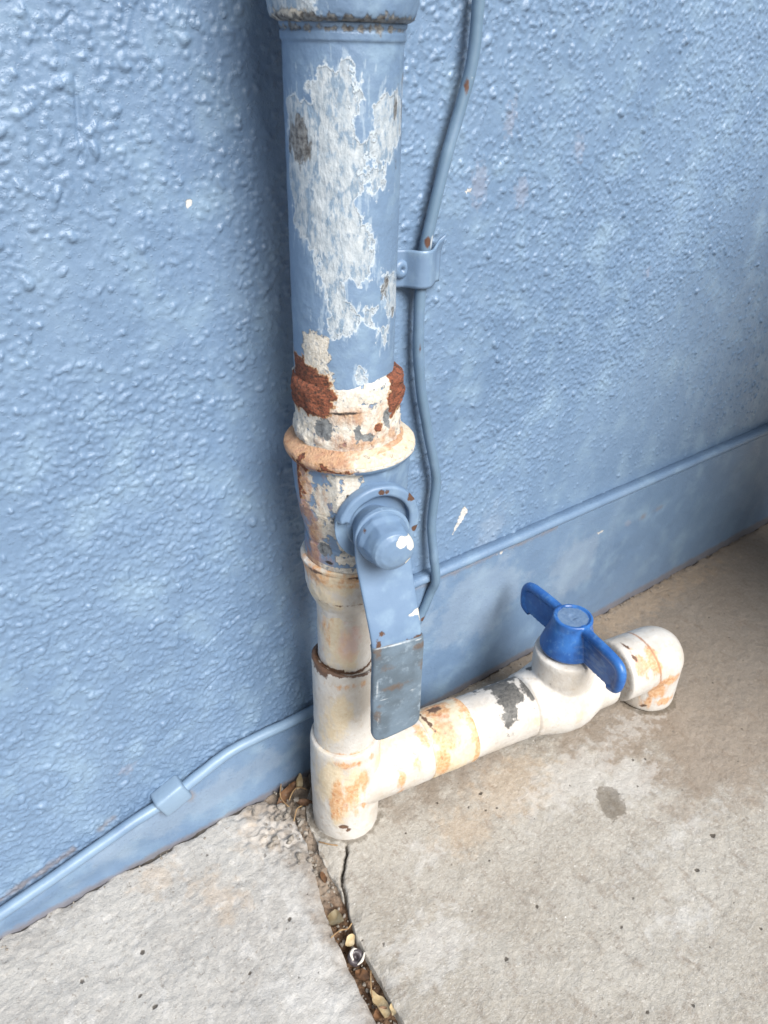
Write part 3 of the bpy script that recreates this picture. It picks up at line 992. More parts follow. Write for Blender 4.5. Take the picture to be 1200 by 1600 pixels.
prof = [(0.0262, 0.2990), (0.0262, 0.3060), (0.0258, 0.3130), (0.0256, 0.3200), (0.0254, 0.3270), (0.0250, 0.3330), (0.0236, 0.3365)]
V, F = lathe(prof, 220, o=(0.0012, -0.0009, 0), step=0.0006, radf=nut_rad)
NUT_GREY = [((-0.0215, -0.0145, 0.3125), (0.004, 0.006, 0.0055)), ((-0.0085, -0.0240, 0.3110), (0.0018, 0.004, 0.004)), ((0.0075, -0.0245, 0.3160), (0.0026, 0.004, 0.005)), ((-0.0035, -0.0255, 0.3085), (0.003, 0.004, 0.002))]
finish('union_nut', mesh_from('union_nut', V, F), M_VALVE, stand,
       dict(cream=lambda V: V[:, 0] * 0 + 0.0012, rustwash=lambda V: blob_field(V, [((0.001, -0.026, 0.3065), (0.012, 0.01, 0.002)), ((-0.012, -0.0225, 0.3215), (0.008, 0.006, 0.0018))]), tan=lambda V: blob_field(V, [((-0.013, -0.022, 0.3215), (0.009, 0.004, 0.0015)), ((0.0, -0.025, 0.3060), (0.016, 0.01, 0.0016))]) - 0.0008,
            rust=lambda V: np.maximum(cyl_polys(V, [[(-215, 0.345), (-137, 0.345), (-134, 0.3300), (-139, 0.3205), (-160, 0.3190), (-215, 0.3190)], [(358, 0.345), (294, 0.345), (286, 0.3210), (296, 0.3140), (310, 0.3190), (358, 0.3060)]]), blob_field(V, [((0.002, -0.0255, 0.3130), (0.002, 0.004, 0.002))]) - 0.0006),
            grey=lambda V: blob_field(V, NUT_GREY), dark=lambda V: np.maximum(blob_field(V, [((-0.018, -0.0195, 0.3215), (0.006, 0.004, 0.0007)), ((-0.012, -0.0235, 0.3220), (0.005, 0.004, 0.0006))]), -0.05)), rough=(0.0004, 260, 7))


# valve body
def oct_rad(T, H):
    w = np.interp(H, [0.236, 0.244, 0.255, 0.2645, 0.2665, 0.2900, 0.2930], [0, 0.9, 0.25, 0.25, 1, 1, 0])
    a = (T % (math.pi / 4)) - math.pi / 8
    o = 0.955 / np.cos(a)
    return 1 + w * (o - 1)


prof = [(0.0190, 0.2285), (0.0246, 0.2290), (0.0249, 0.2310), (0.0249, 0.2420), (0.0243, 0.2432), (0.0252, 0.2460), (0.0262, 0.2520), (0.0275, 0.2580), (0.0283, 0.2640), (0.0285, 0.2652), (0.0292, 0.2662), (0.0300, 0.2780), (0.0304, 0.2900), (0.0310, 0.2918), (0.0326, 0.2928), (0.0335, 0.2945),
        (0.0338, 0.2962), (0.0334, 0.2976), (0.0322, 0.2988), (0.0290, 0.3006), (0.0262, 0.3024), (0.020, 0.3026)]
V, F = lathe(prof, 240, o=(0.0022, -0.0016, 0), step=0.0007, radf=oct_rad)


def rim_tan(V):
    r = np.hypot(V[:, 0], V[:, 1])
    top = np.where((V[:, 2] > 0.2968), 0.004, -0.05)
    return top


def vb_rust(V):
    a = ang(V)
    lft = np.abs((a - 180 + 180) % 360 - 180)
    r = np.where(V[:, 2] > 0.290, (52 - np.abs((a - 186 + 180) % 360 - 180)) * K, -0.05)
    r2 = np.where((V[:, 2] < 0.2965), 0.0026 - np.abs((a - 184 + 180) % 360 - 180) * K * 0.6 - np.clip((0.272 - V[:, 2]) * 0.10, 0, 1), -0.05)
    rimr = np.where((np.hypot(V[:, 0], V[:, 1]) > 0.0328) & (V[:, 2] < 0.2965), 0.0013 - np.abs(V[:, 2] - 0.2945) - np.clip(np.abs((a - 185 + 180) % 360 - 180) - 40, 0, 99) * 0.00012, -0.05)
    drip = blob_field(V, [((-0.0300, -0.0070, 0.2900), (0.004, 0.004, 0.010)), ((-0.0265, -0.0190, 0.2930), (0.003, 0.004, 0.005))]) - 0.001
    return np.maximum.reduce([r2 * 0.8 - 0.0022, rimr, drip])


def vb_wash(V):
    a = ang(V)
    rr = np.hypot(V[:, 0], V[:, 1])
    d = np.abs((a - 178 + 180) % 360 - 180)
    w = np.where(V[:, 2] > 0.2935, (62 - d) * K * 0.6, -0.05)
    w2 = np.where((V[:, 2] > 0.3000) & (rr < 0.0305), (30 - np.abs((a - 310 + 180) % 360 - 180)) * K * 0.4, -0.05)
    w3 = np.where(V[:, 2] < 0.2965, 0.0028 - np.abs((a - 190 + 180) % 360 - 180) * K * 0.5, -0.05)
    return np.maximum.reduce([w, w2, w3])


def vb_cream(V):
    a = ang(V)
    f = blob_field(V, [((-0.0205, -0.0215, 0.2840), (0.0025, 0.006, 0.010)), ((-0.0135, -0.0255, 0.2870), (0.005, 0.006, 0.010)), ((-0.0150, -0.0240, 0.2745), (0.007, 0.008, 0.008)), ((-0.0236, -0.0150, 0.2710), (0.0035, 0.006, 0.012)), ((-0.0175, -0.0185, 0.2590), (0.006, 0.006, 0.008)),
                       ((-0.0220, -0.0100, 0.2550), (0.003, 0.006, 0.012)), ((-0.0130, -0.0215, 0.2480), (0.006, 0.006, 0.006)), ((-0.0117, -0.0220, 0.2375), (0.010, 0.006, 0.0035)), ((-0.0270, -0.0080, 0.2800), (0.0016, 0.006, 0.012))])
    edge = np.where(V[:, 2] > 0.2945, 0.0016, -0.05)
    f = np.maximum(f, edge)
    low = np.where(V[:, 2] < 0.2330, 0.0012, -0.05)
    return np.maximum(f, low)


finish('valve_body', mesh_from('valve_body', V, F), M_VALVE, stand,
       dict(cream=vb_cream, tan=lambda V: np.maximum(rim_tan(V) - 0.003 * (fbm(V, 200, 5, 3) > 0.55), blob_field(V, [((-0.022, -0.012, 0.262), (0.003, 0.006, 0.01)), ((-0.0145, -0.0235, 0.2775), (0.002, 0.004, 0.004)), ((-0.0235, -0.006, 0.2500), (0.002, 0.006, 0.006))]) - 0.0012),
            rust=vb_rust, rustwash=vb_wash, grey=lambda V: blob_field(V, [((-0.0215, -0.012, 0.2420), (0.005, 0.006, 0.005)), ((-0.010, -0.0225, 0.2425), (0.006, 0.004, 0.002)), ((-0.0190, -0.0190, 0.2660), (0.002, 0.004, 0.008))]) - 0.0008,
            dark=lambda V: blob_field(V, [((-0.0150, -0.0240, 0.2790), (0.0012, 0.003, 0.002)), ((-0.0195, -0.0150, 0.2345), (0.0018, 0.004, 0.001))])), rough=(0.00035, 180, 9))

# the bonnet ring, the stem nut and the lever
SA = math.radians(-103.0)
SU = np.array([math.cos(SA), math.sin(SA), 0])
ST = np.array([-math.sin(SA), math.cos(SA), 0])
SZ = 0.2635
SO = ST * 0.0028 + np.array([0, 0, SZ])
RO = ST * 0.0055 + np.array([0, 0, SZ])


def ring_rad(T, H):
    return np.ones_like(T)


prof = [(0.0185, 0.018), (0.0205, 0.0265), (0.0218, 0.0290), (0.0222, 0.0305), (0.0222, 0.0345), (0.0214, 0.0355), (0.0178, 0.0357), (0.0166, 0.0350), (0.0164, 0.0315), (0.0100, 0.0310)]
V, F = lathe(prof, 120, o=RO, ax=SU, step=0.0008)
me = mesh_from('bonnet_ring', V, F)
# the worn notch in the rim towards the lower left
Vc = coords(me)
q = Vc - RO
qt, qz, qn = q @ ST, q[:, 2], q @ SU
aa = np.degrees(np.arctan2(qz, qt)) % 360
rr_ = np.hypot(qt, qz)
notch = ((aa > 165) & (aa < 322) & (rr_ > 0.0155) & (qn > 0.0315))
Vc[notch] -= SU * (qn[notch] - 0.0312)[:, None]
set_coords(me, Vc)
ringo = finish('bonnet_ring', me, M_LEVER, stand,
               dict(cream=lambda V: V[:, 0] * 0 - 0.05, brown=lambda V: blob_field(V, [(tuple(RO + ST * 0.0175 + np.array([0, 0, 0.0135]) + SU * 0.035), 0.0026), (tuple(RO + ST * 0.0005 + np.array([0, 0, 0.0195]) + SU * 0.036), 0.0013), (tuple(RO + ST * 0.0035 + np.array([0, 0, 0.0190]) + SU * 0.036), 0.0011), (tuple(RO + ST * 0.0200 - np.array([0, 0, 0.006]) + SU * 0.034), 0.0024)])), rough=(0.0003, 160, 12))
# nut: a rounded boss, then a worn domed cap
prof = [(0.0100, 0.030), (0.0134, 0.0405), (0.0133, 0.0475), (0.0126, 0.0490), (0.0118, 0.0505), (0.0108, 0.0580), (0.0100, 0.0598), (0.0074, 0.0612), (0.0030, 0.0618), (0.0004, 0.0619)]


def hexr(T, H):
    w = np.interp(H, [0.046, 0.049, 0.055, 0.058], [0, 0.6, 0.6, 0])
    return 1 + w * (0.95 / np.cos((T % (math.pi / 3)) - math.pi / 6) - 1)


V, F = lathe(prof, 96, o=SO, ax=SU, step=0.0006, radf=hexr)
finish('stem_nut', mesh_from('stem_nut', V, F), M_LEVER, stand,
       dict(cream=lambda V: blob_field(V, [(tuple(SO + ST * 0.0030 + np.array([0, 0, 0.0060]) + SU * 0.0605), 0.0030), (tuple(SO + ST * 0.0085 + np.array([0, 0, 0.0040]) + SU * 0.0590), 0.0038), (tuple(SO + ST * 0.0058 + np.array([0, 0, 0.0058]) + SU * 0.0600), 0.0024), (tuple(SO + ST * 0.0075 - np.array([0, 0, 0.0065]) + SU * 0.0590), 0.0022)]),
            brown=lambda V: blob_field(V, [(tuple(SO - ST * 0.0085 + np.array([0, 0, 0.002]) + SU * 0.050), 0.0009), (tuple(SO - ST * 0.0100 + np.array([0, 0, 0.007]) + SU * 0.047), 0.0012)])), rough=(0.0003, 200, 13))


def blade(name, zs, cfun, rfun, wfun, thick, na=26):
    """a bent strip: zs from top to bottom, centre offset, stand-off, half width"""
    V, F = [], []
    nn = 12
    for z in zs:
        c_, r_, w_ = cfun(z), rfun(z), wfun(z)
        ring = []
        for k in range(4 * nn):
            # rounded rectangle cross-section
            t = k / (4 * nn) * 2 * math.pi
            cx_ = math.copysign(abs(math.cos(t)) ** 0.28, math.cos(t)) * w_
            cy_ = math.copysign(abs(math.sin(t)) ** 0.55, math.sin(t)) * thick / 2
            ring.append(ST * (c_ + cx_) + SU * (r_ + cy_) + np.array([0, 0, z]))
        V += ring
    m_ = 4 * nn
    for k in range(len(zs) - 1):
        for j in range(m_):
            j2 = (j + 1) % m_
            F.append((k * m_ + j, k * m_ + j2, (k + 1) * m_ + j2, (k + 1) * m_ + j))
    F.append(tuple(range(m_))[::-1])
    F.append(tuple(range((len(zs) - 1) * m_, len(zs) * m_)))
    me = mesh_from(name, V, F)
    bm = bmesh.new(); bm.from_mesh(me); bmesh.ops.recalc_face_normals(bm, faces=bm.faces); bm.to_mesh(me); bm.free()
    return me


def lev_c(z): return float(np.interp(z, [0.13, 0.20, 0.25, 0.28], [0.0082, 0.0074, 0.0042, 0.0028]))
def lev_r(z): return float(np.interp(z, [0.12, 0.135, 0.160, 0.200, 0.207, 0.214, 0.238, 0.246, 0.252, 0.29], [0.0575, 0.0578, 0.0582, 0.0582, 0.0575, 0.0558, 0.0470, 0.0444, 0.0432, 0.0430]))


def lev_w(z):
    if z > SZ:
        return 0.0148 * math.sqrt(max(1 - ((z - SZ) / 0.0149) ** 2, 0.002))
    return float(np.interp(z, [0.13, 0.20, 0.235, 0.2635], [0.0136, 0.0140, 0.0144, 0.0148]))


lever_me = blade('lever', list(SZ + 0.0149 * np.sin(np.linspace(math.pi / 2, 0, 12))) + list(np.linspace(SZ - 0.002, 0.150, 80)), lev_c, lev_r, lev_w, 0.0034)
LP = lambda t, z: tuple(ST * t + SU * (lev_r(z) + 0.0017) + np.array([0, 0, z]))
lever = finish('lever', lever_me, M_LEVER, stand,
               dict(cream=lambda V: np.maximum.reduce([blob_field(V, [(LP(0.0205, 0.2195), (0.0026, 0.004, 0.0016)), (LP(0.0172, 0.2188), (0.0028, 0.004, 0.0010)), (LP(0.0212, 0.2170), (0.0014, 0.004, 0.0030))])]),
                    brown=lambda V: blob_field(V, [(LP(-0.0015, 0.2130), (0.0014, 0.004, 0.0018)), (LP(-0.0035, 0.2055), (0.0014, 0.004, 0.0035)), (LP(0.019, 0.2050), (0.006, 0.006, 0.0018))])), rough=(0.00025, 90, 15))
GT, GB = 0.2055, 0.1375


def grip_w(z):
    w = 0.0146
    if z < GB + 0.006:
        w *= math.sqrt(max(1 - ((GB + 0.006 - z) / 0.0068) ** 2, 0.02)) * 0.25 + 0.75
    return w


grip_me = blade('grip', list(np.linspace(GT, GB, 90)), lambda z: lev_c(z) + 0.0002, lambda z: lev_r(z) - 0.0002, grip_w, 0.0058)
GP = lambda t, z: tuple(ST * t + SU * (lev_r(z) + 0.0026) + np.array([0, 0, z]))
V = coords(grip_me)
# the lower right corner is cut higher than the lower left one
lowr = np.clip((0.150 - V[:, 2]) / 0.0125, 0, 1) * np.clip((V @ ST - 0.001) / 0.02, 0, 1)
V[:, 2] += lowr * 0.004
set_coords(grip_me, V)
grip = finish('grip', grip_me, M_GRIP, lever,
              dict(scrape=lambda V: np.maximum.reduce([blob_field(V, [(GP(0.004, 0.2052), (0.010, 0.006, 0.0007)), (GP(0.018, 0.2046), (0.003, 0.006, 0.0007)), (GP(0.0, 0.1690), (0.0035, 0.006, 0.0006)), (GP(0.013, 0.1685), (0.004, 0.006, 0.0006)), (GP(0.016, 0.1700), (0.003, 0.006, 0.0006)), (GP(-0.0035, 0.155), (0.0006, 0.006, 0.006)), (GP(0.004, 0.1465), (0.006, 0.006, 0.0005)),
                                                                      (GP(-0.0045, 0.178), (0.0005, 0.006, 0.008))]) - 0.0002]),
                   brown=lambda V: blob_field(V, [(GP(0.008, 0.1760), (0.006, 0.006, 0.0022)), (GP(0.0005, 0.1915), (0.0035, 0.006, 0.0018)), (GP(0.0205, 0.2000), (0.004, 0.006, 0.0022)), (GP(-0.0045, 0.2025), (0.0018, 0.006, 0.004)), (GP(0.021, 0.186), (0.0016, 0.006, 0.003)), (GP(-0.0035, 0.158), (0.0012, 0.006, 0.004))])), rough=(0.0004, 90, 16))

NONE = lambda V: V[:, 0] * 0 - 0.05
PF = dict(line=NONE, yellow=NONE, orange=NONE, pink=NONE, brown=NONE, soot=NONE, greywash=NONE)


def pvc(name, me, fields, rough=(0.0004, 90, 21), parent=stand):
    f = dict(PF)
    f.update(fields)
    return finish(name, me, M_PVC, parent, f, rough)


# threaded adapter under the valve
prof = [(0.0164, 0.1890), (0.0172, 0.1945), (0.0196, 0.2000), (0.0216, 0.2050), (0.0224, 0.2110), (0.0230, 0.2180), (0.0238, 0.2230), (0.0236, 0.2252), (0.0246, 0.2262), (0.0248, 0.2282), (0.0230, 0.2295)]
ad_rad = lambda T, H: 1 + 0.06 * (fbm(np.stack([np.cos(T).ravel() * .02, np.sin(T).ravel() * .02, H.ravel()], 1), 110, 95, 4).reshape(T.shape) - 0.5)
V, F = lathe(prof, 180, step=0.0007, radf=ad_rad)
pvc('adapter', mesh_from('adapter', V, F), dict(
    yellow=lambda V: blob_field(V, [((-0.016, -0.014, 0.222), (0.014, 0.014, 0.009)), ((-0.018, -0.006, 0.206), (0.008, 0.01, 0.01))]),
    orange=lambda V: blob_field(V, [((-0.0065, -0.0215, 0.2235), (0.009, 0.006, 0.0022)), ((-0.0100, -0.0200, 0.2185), (0.008, 0.006, 0.0014)), ((-0.0225, -0.004, 0.2230), (0.003, 0.01, 0.006)), ((-0.012, -0.019, 0.2270), (0.010, 0.008, 0.0016))]),
    brown=lambda V: blob_field(V, [((-0.0075, -0.0215, 0.2250), (0.003, 0.004, 0.0010)), ((-0.0235, -0.006, 0.2260), (0.002, 0.006, 0.0016)), ((-0.014, -0.0165, 0.2040), (0.008, 0.006, 0.0005))])), (0.0006, 160, 22))
# short pipe
V, F = lathe([(0.0166, 0.120), (0.0166, 0.200)], 160, step=0.0008)
pvc('plastic_pipe', mesh_from('plastic_pipe', V, F), dict(
    yellow=lambda V: blob_field(V, [((-0.014, -0.009, 0.178), (0.006, 0.008, 0.022)), ((-0.01, -0.014, 0.16), (0.008, 0.006, 0.008))]),
    orange=lambda V: blob_field(V, [((-0.0145, -0.008, 0.185), (0.0014, 0.006, 0.010)), ((-0.011, -0.0125, 0.1955), (0.008, 0.006, 0.0012))]) - 0.0004,
    pink=lambda V: blob_field(V, [((-0.0065, -0.0157, 0.1915), (0.0032, 0.004, 0.0032)), ((-0.0075, -0.0152, 0.171), (0.007, 0.006, 0.012)), ((-0.004, -0.016, 0.180), (0.003, 0.006, 0.004))]),
    brown=lambda V: np.where(ang(V) < 235, 0.0030, 0.0012) - np.abs(V[:, 2] - 0.1490)), (0.0004, 120, 23))
# coupling socket
prof = [(0.0170, 0.1470), (0.0192, 0.1486), (0.0203, 0.1478), (0.0206, 0.1462), (0.0204, 0.1400), (0.0205, 0.0830), (0.0200, 0.0815)]
V, F = lathe(prof[::-1], 170, step=0.0008)
V = np.array(V)
slp = np.clip((V[:, 2] - 0.125) / 0.02, 0, 1)
V[:, 2] += slp * (-V[:, 0] * 0.20 + 0.0)       # its lip is not cut square
pvc('socket', mesh_from('socket', V, F), dict(
    yellow=lambda V: blob_field(V, [((-0.0143, -0.0147, 0.117), (0.009, 0.009, 0.018)), ((-0.017, -0.008, 0.10), (0.006, 0.01, 0.012))]) - 0.001,
    brown=lambda V: np.maximum(0.0012 * np.clip((255 - ang(V)) / 20, 0.55, 1.4) - np.abs(V[:, 2] - (0.1482 - V[:, 0] * 0.2)), blob_field(V, [((-0.0198, -0.0040, 0.1520), (0.004, 0.010, 0.0075))]) - 0.001),
    orange=lambda V: np.maximum(0.0007 - np.abs(V[:, 2] - 0.0822), blob_field(V, [((-0.012, -0.0165, 0.1420), (0.01, 0.008, 0.002))]) - 0.0012)), (0.0004, 90, 24))
# tee
A1 = lathe([(0.0205, -0.010), (0.0226, -0.006), (0.0232, 0.010), (0.0236, 0.030), (0.0236, 0.0790), (0.0228, 0.0825), (0.0190, 0.0826)], 72)
A2 = lathe([(0.0242, -0.004), (0.0242, 0.0560), (0.0236, 0.0585), (0.0200, 0.0588)], 72, o=(0, 0, BZ), ax=BR)
me = remeshed('tee', *join(A1, A2), 0.0008, 5)
pvc('tee', me, dict(
    yellow=lambda V: blob_field(V, [((-0.0203, -0.0118, 0.058), (0.008, 0.012, 0.022)), ((-0.0092, -0.0216, 0.0520), (0.007, 0.006, 0.020)), ((-0.016, -0.016, 0.030), (0.006, 0.008, 0.014)), ((0.02, -0.018, 0.065), (0.012, 0.02, 0.01))]),
    orange=lambda V: blob_field(V, [((-0.0005, -0.0238, 0.0560), (0.0028, 0.006, 0.012)), ((0.0271, -0.0285, 0.0440), (0.0026, 0.006, 0.012)), ((-0.0060, -0.0226, 0.0450), (0.0026, 0.006, 0.016)), ((-0.0180, -0.0150, 0.0420), (0.004, 0.006, 0.018)), ((-0.0006, -0.0235, 0.0330), (0.0026, 0.006, 0.0026)), ((-0.012, -0.020, 0.0760), (0.014, 0.008, 0.0016)), ((0.0400, -0.0285, 0.050), (0.0016, 0.006, 0.005)), ((-0.010, -0.0213, 0.046), (0.0026, 0.006, 0.012)), ((0.052, -0.016, 0.062), (0.004, 0.010, 0.008))]) - 0.0003,
    brown=lambda V: blob_field(V, [((-0.0141, -0.0188, 0.0144), (0.0026, 0.006, 0.0022)), ((-0.0110, -0.0200, 0.0110), (0.0016, 0.006, 0.0016))])), (0.00045, 80, 25))
# stained coupling and straight pipe of the branch
V, F = lathe([(0.0195, 0.0575), (0.0236, 0.0582), (0.0240, 0.0600), (0.0240, 0.0930), (0.0236, 0.0945), (0.0228, 0.0948)], 160, o=(0, 0, BZ), ax=BR, step=0.0008)
pvc('branch_coupling', mesh_from('branch_coupling', V, F), dict(
    yellow=lambda V: V @ BR * 0 + 0.003,
    orange=lambda V: np.maximum.reduce([0.0024 - np.abs(V @ BR - 0.0925), blob_field(V, [((0.0659, -0.0257, 0.0591), (0.009, 0.012, 0.012)), ((0.0729, -0.0063, 0.0620), (0.010, 0.010, 0.006)), ((0.060, -0.0338, 0.0431), (0.006, 0.010, 0.014)), ((0.0880, -0.030, 0.045), (0.003, 0.02, 0.02))])]),
    pink=lambda V: blob_field(V, [((0.072, -0.022, 0.060), (0.008, 0.01, 0.01))]),
    brown=lambda V: np.maximum(blob_field(V, [((0.0611, -0.0099, 0.0635), (0.0012, 0.010, 0.008)), ((0.0735, -0.0040, 0.0635), (0.006, 0.004, 0.002))]), -0.05)), (0.0005, 110, 26))
V, F = lathe([(0.0228, 0.0900), (0.0231, 0.1640)], 160, o=(0, 0, BZ), ax=BR, step=0.0008)
pvc('branch_pipe', mesh_from('branch_pipe', V, F), dict(
    soot=lambda V: blob_field(V, [((0.1290, -0.0200, 0.0637), (0.011, 0.016, 0.012)), ((0.1420, -0.0048, 0.0620), (0.014, 0.012, 0.006)), ((0.1253, -0.0032, 0.0618), (0.012, 0.010, 0.006)), ((0.1440, -0.0290, 0.0620), (0.006, 0.010, 0.008)), ((0.1170, -0.0386, 0.0550), (0.0035, 0.008, 0.007)), ((0.122, -0.033, 0.060), (0.006, 0.01, 0.008)), ((0.155, -0.012, 0.06), (0.008, 0.016, 0.008))]),
    greywash=lambda V: blob_field(V, [((0.130, -0.035, 0.050), (0.03, 0.02, 0.02)), ((0.12, -0.01, 0.062), (0.025, 0.02, 0.01))]),
    yellow=lambda V: blob_field(V, [((0.138, -0.042, 0.045), (0.012, 0.01, 0.012))]) - 0.006, pink=lambda V: blob_field(V, [((0.150, -0.038, 0.052), (0.01, 0.01, 0.012))]) - 0.001), (0.0005, 90, 27))
# plastic ball valve
VC = BR * 0.1820 + np.array([0, 0, BZ])
B1 = lathe([(0.0215, -0.036), (0.0246, -0.033), (0.0252, -0.026), (0.0275, -0.018), (0.0300, -0.008), (0.0304, 0.004), (0.0290, 0.012), (0.0260, 0.020), (0.0238, 0.026), (0.0236, 0.042), (0.0200, 0.044)], 72, o=VC, ax=BR)
B2 = lathe([(0.0240, 0.006), (0.0240, 0.0412), (0.0234, 0.0442), (0.0200, 0.0452), (0.012, 0.0455)], 72, o=VC, ax=(0, 0, 1))
me = remeshed('plastic_valve', *join(B1, B2), 0.0008, 5)
pvalve = pvc('plastic_valve', me, dict(
    greywash=lambda V: blob_field(V, [((0.165, -0.035, 0.055), (0.012, 0.02, 0.014))]),
    soot=lambda V: blob_field(V, [((0.160, -0.020, 0.062), (0.004, 0.02, 0.006))]) - 0.002,
    yellow=lambda V: blob_field(V, [((0.172, -0.055, 0.045), (0.010, 0.01, 0.012)), ((0.228, -0.060, 0.045), (0.006, 0.02, 0.016))]) - 0.006), (0.00035, 70, 28))
# its blue butterfly handle
HZ = 0.0872
H1 = lathe([(0.0190, 0.0), (0.0206, 0.0008), (0.0208, 0.003), (0.0202, 0.005), (0.0170, 0.016), (0.0150, 0.023), (0.0146, 0.0285), (0.0138, 0.0295), (0.0126, 0.0295), (0.0120, 0.0282), (0.003, 0.0280)], 72, o=VC * [1, 1, 0] + [0, 0, HZ])
wa = math.radians(-98)
WD = np.array([math.cos(wa), math.sin(wa), 0])
WN = np.array([-math.sin(wa), math.cos(wa), 0])


def wing(s):
    V, F = [], []
    # outline in (distance, height): vertical web with a thick rounded rim
    out = [(0.004, 0.002), (0.030, 0.001), (0.046, 0.001), (0.0525, 0.004), (0.0545, 0.011), (0.0540, 0.019), (0.0500, 0.0235), (0.040, 0.0255), (0.020, 0.0266), (0.004, 0.0266)]
    c = VC * [1, 1, 0] + [0, 0, HZ]
    def slabp(poly, th, off=0.0):
        n_ = len(poly)
        vs = [c + WD * s * d + np.array([0, 0, h]) + WN * (off + sg * th / 2) for sg in (-1, 1) for d, h in poly]
        fs = [tuple(range(n_))[::-1], tuple(range(n_, 2 * n_))]
        fs += [(k, (k + 1) % n_, n_ + (k + 1) % n_, n_ + k) for k in range(n_)]
        return np.array(vs), fs
    web = slabp(out, 0.0050)
    rim_pts = out[2:]
    path = [c + WD * s * (d - 0.0012) + np.array([0, 0, h - 0.0014]) for d, h in rim_pts]
    rimt = tube(path, [0.003] + [0.0039] * (len(path) - 1), 14, 5)
    return join(web, rimt)


me = remeshed('valve_handle', *join(H1, wing(1), wing(-1)), 0.0006, 2)
finish('valve_handle', me, M_HANDLE, pvalve, dict(
    cap=lambda V: np.where((np.hypot(V[:, 0] - VC[0], V[:, 1] - VC[1]) < 0.0114) & (V[:, 2] > HZ + 0.0255), 0.002, -0.05),
    scuff=lambda V: np.maximum(blob_field(V, [(tuple(VC * [1, 1, 0] + WD * 0.030 - WN * 0.003 + [0, 0, HZ + 0.012]), (0.004, 0.014, 0.010)), (tuple(VC * [1, 1, 0] - WD * 0.010 + [0, 0, HZ + 0.032]), (0.004, 0.004, 0.003)), (tuple(VC * [1, 1, 0] + WD * 0.052 + [0, 0, HZ + 0.006]), (0.004, 0.004, 0.004))]) - 0.0016, -0.05)), rough=(0.0003, 60, 29))
# elbow turned down to the floor
E1 = lathe([(0.0225, -0.0430), (0.0246, -0.0420), (0.0250, -0.0405), (0.0250, -0.004), (0.0248, 0.0)], 72, o=EC, ax=BR)
E2 = lathe([(0.0246, -0.039), (0.0250, -0.036), (0.0248, 0.0)], 72, o=EC, ax=(0, 0, 1))
E3 = lathe([(0.0250 * math.cos(a), 0.0250 * math.sin(a)) for a in np.linspace(-1.5, 1.5, 24)], 72, o=EC, ax=(0, 0, 1))
me = remeshed('elbow', *join(E1, E2, E3), 0.0008, 4)
pvc('elbow', me, dict(
    line=lambda V: np.where(V[:, 2] > 0.036, np.maximum(0.0009 - np.abs(V @ BR - 0.2610 + 0.15 * (V[:, 2] - 0.064)), 0.0007 - np.abs(V @ BR - 0.2350)), -0.05),
    orange=lambda V: np.maximum.reduce([blob_field(V, [((0.2400, -0.0575, 0.0575), (0.005, 0.010, 0.012)), ((0.2535, -0.0590, 0.056), (0.006, 0.010, 0.012)),
                                                 ((0.2595, -0.0651, 0.0256), (0.010, 0.008, 0.009)), ((0.2690, -0.0700, 0.0355), (0.011, 0.007, 0.005)), ((0.2562, -0.0628, 0.0120), (0.004, 0.006, 0.007)), ((0.27, -0.069, 0.012), (0.008, 0.005, 0.003))])]),
    brown=lambda V: blob_field(V, [((0.2400, -0.0410, 0.0639), (0.0012, 0.004, 0.003)), ((0.2380, -0.0510, 0.0610), (0.0013, 0.004, 0.003)), ((0.2548, -0.0625, 0.0070), (0.0015, 0.004, 0.002))]),
    pink=lambda V: blob_field(V, [((0.2385, -0.0560, 0.0570), (0.004, 0.008, 0.010))])), (0.0005, 60, 30))

# ------------------------------------------------------------------ the cable on the wall, its strap and its clip
CY = WY - 0.0085
pts = [(0.1065, CY - 0.002, 0.62), (0.1062, CY - 0.002, 0.54), (0.1060, CY - 0.001, 0.4886), (0.1050, CY - 0.001, 0.4640), (0.1000, CY, 0.4430), (0.0920, CY, 0.4180), (0.0855, CY, 0.3930), (0.0815, CY, 0.3760), (0.0795, CY, 0.3560), (0.0790, CY, 0.3350), (0.0800, CY, 0.3150),
       (0.0830, CY, 0.2920), (0.0905, CY, 0.2610), (0.0985, CY, 0.2320), (0.1010, CY, 0.2190), (0.1000, CY, 0.2030), (0.0995, CY, 0.1830), (0.1020, CY - 0.002, 0.1580), (0.1035, CY - 0.004, 0.1400), (0.1020, CY - 0.001, 0.1270), (0.0970, CY, 0.1130), (0.0880, CY, 0.0980), (0.0720, CY, 0.0840), (0.050, CY, 0.0730), (0.030, WY - 0.0058, 0.0680)]
pts += [(x, WY - 0.0058, z) for x, z in CABLE_L[::-1][:-1]]
V, F = tube(pts, [0.0032] * 25 + [0.0037] * (len(pts) - 25), 20, 8)
me = mesh_from('cable', V, F)
roughen(me, 0.0004, 90, 33)


def SEPX(n):
    g = n.t.nodes.new('ShaderNodeNewGeometry')
    x = n.t.nodes.new('ShaderNodeSeparateXYZ')
    n.l(g.outputs['Position'], x.inputs[0])
    return x.outputs[0]


def mat_cable():
    n = NB('painted_cable_sheath')
    c = blue_base(n, 14)
    c = n.mix(n.math('MULTIPLY', n.rng(n.noise(40, 4), 0.2, 0.6), 0.8), c, n.mix(n.rng(SEPX(n), 0.02, 0.06), BLUE_L, lin((104, 130, 152))))
    c = n.mix(n.mask('brown', 300, 0.7, 0.35), c, lin((96, 66, 52)))
    c = n.mix(n.mask('pale', 300, 0.7, 0.35), c, lin((196, 204, 210)))
    return n.fin(c, 0.42, n.math('MULTIPLY', n.noise(200, 5), 0.5), 0.0005, 0.6)


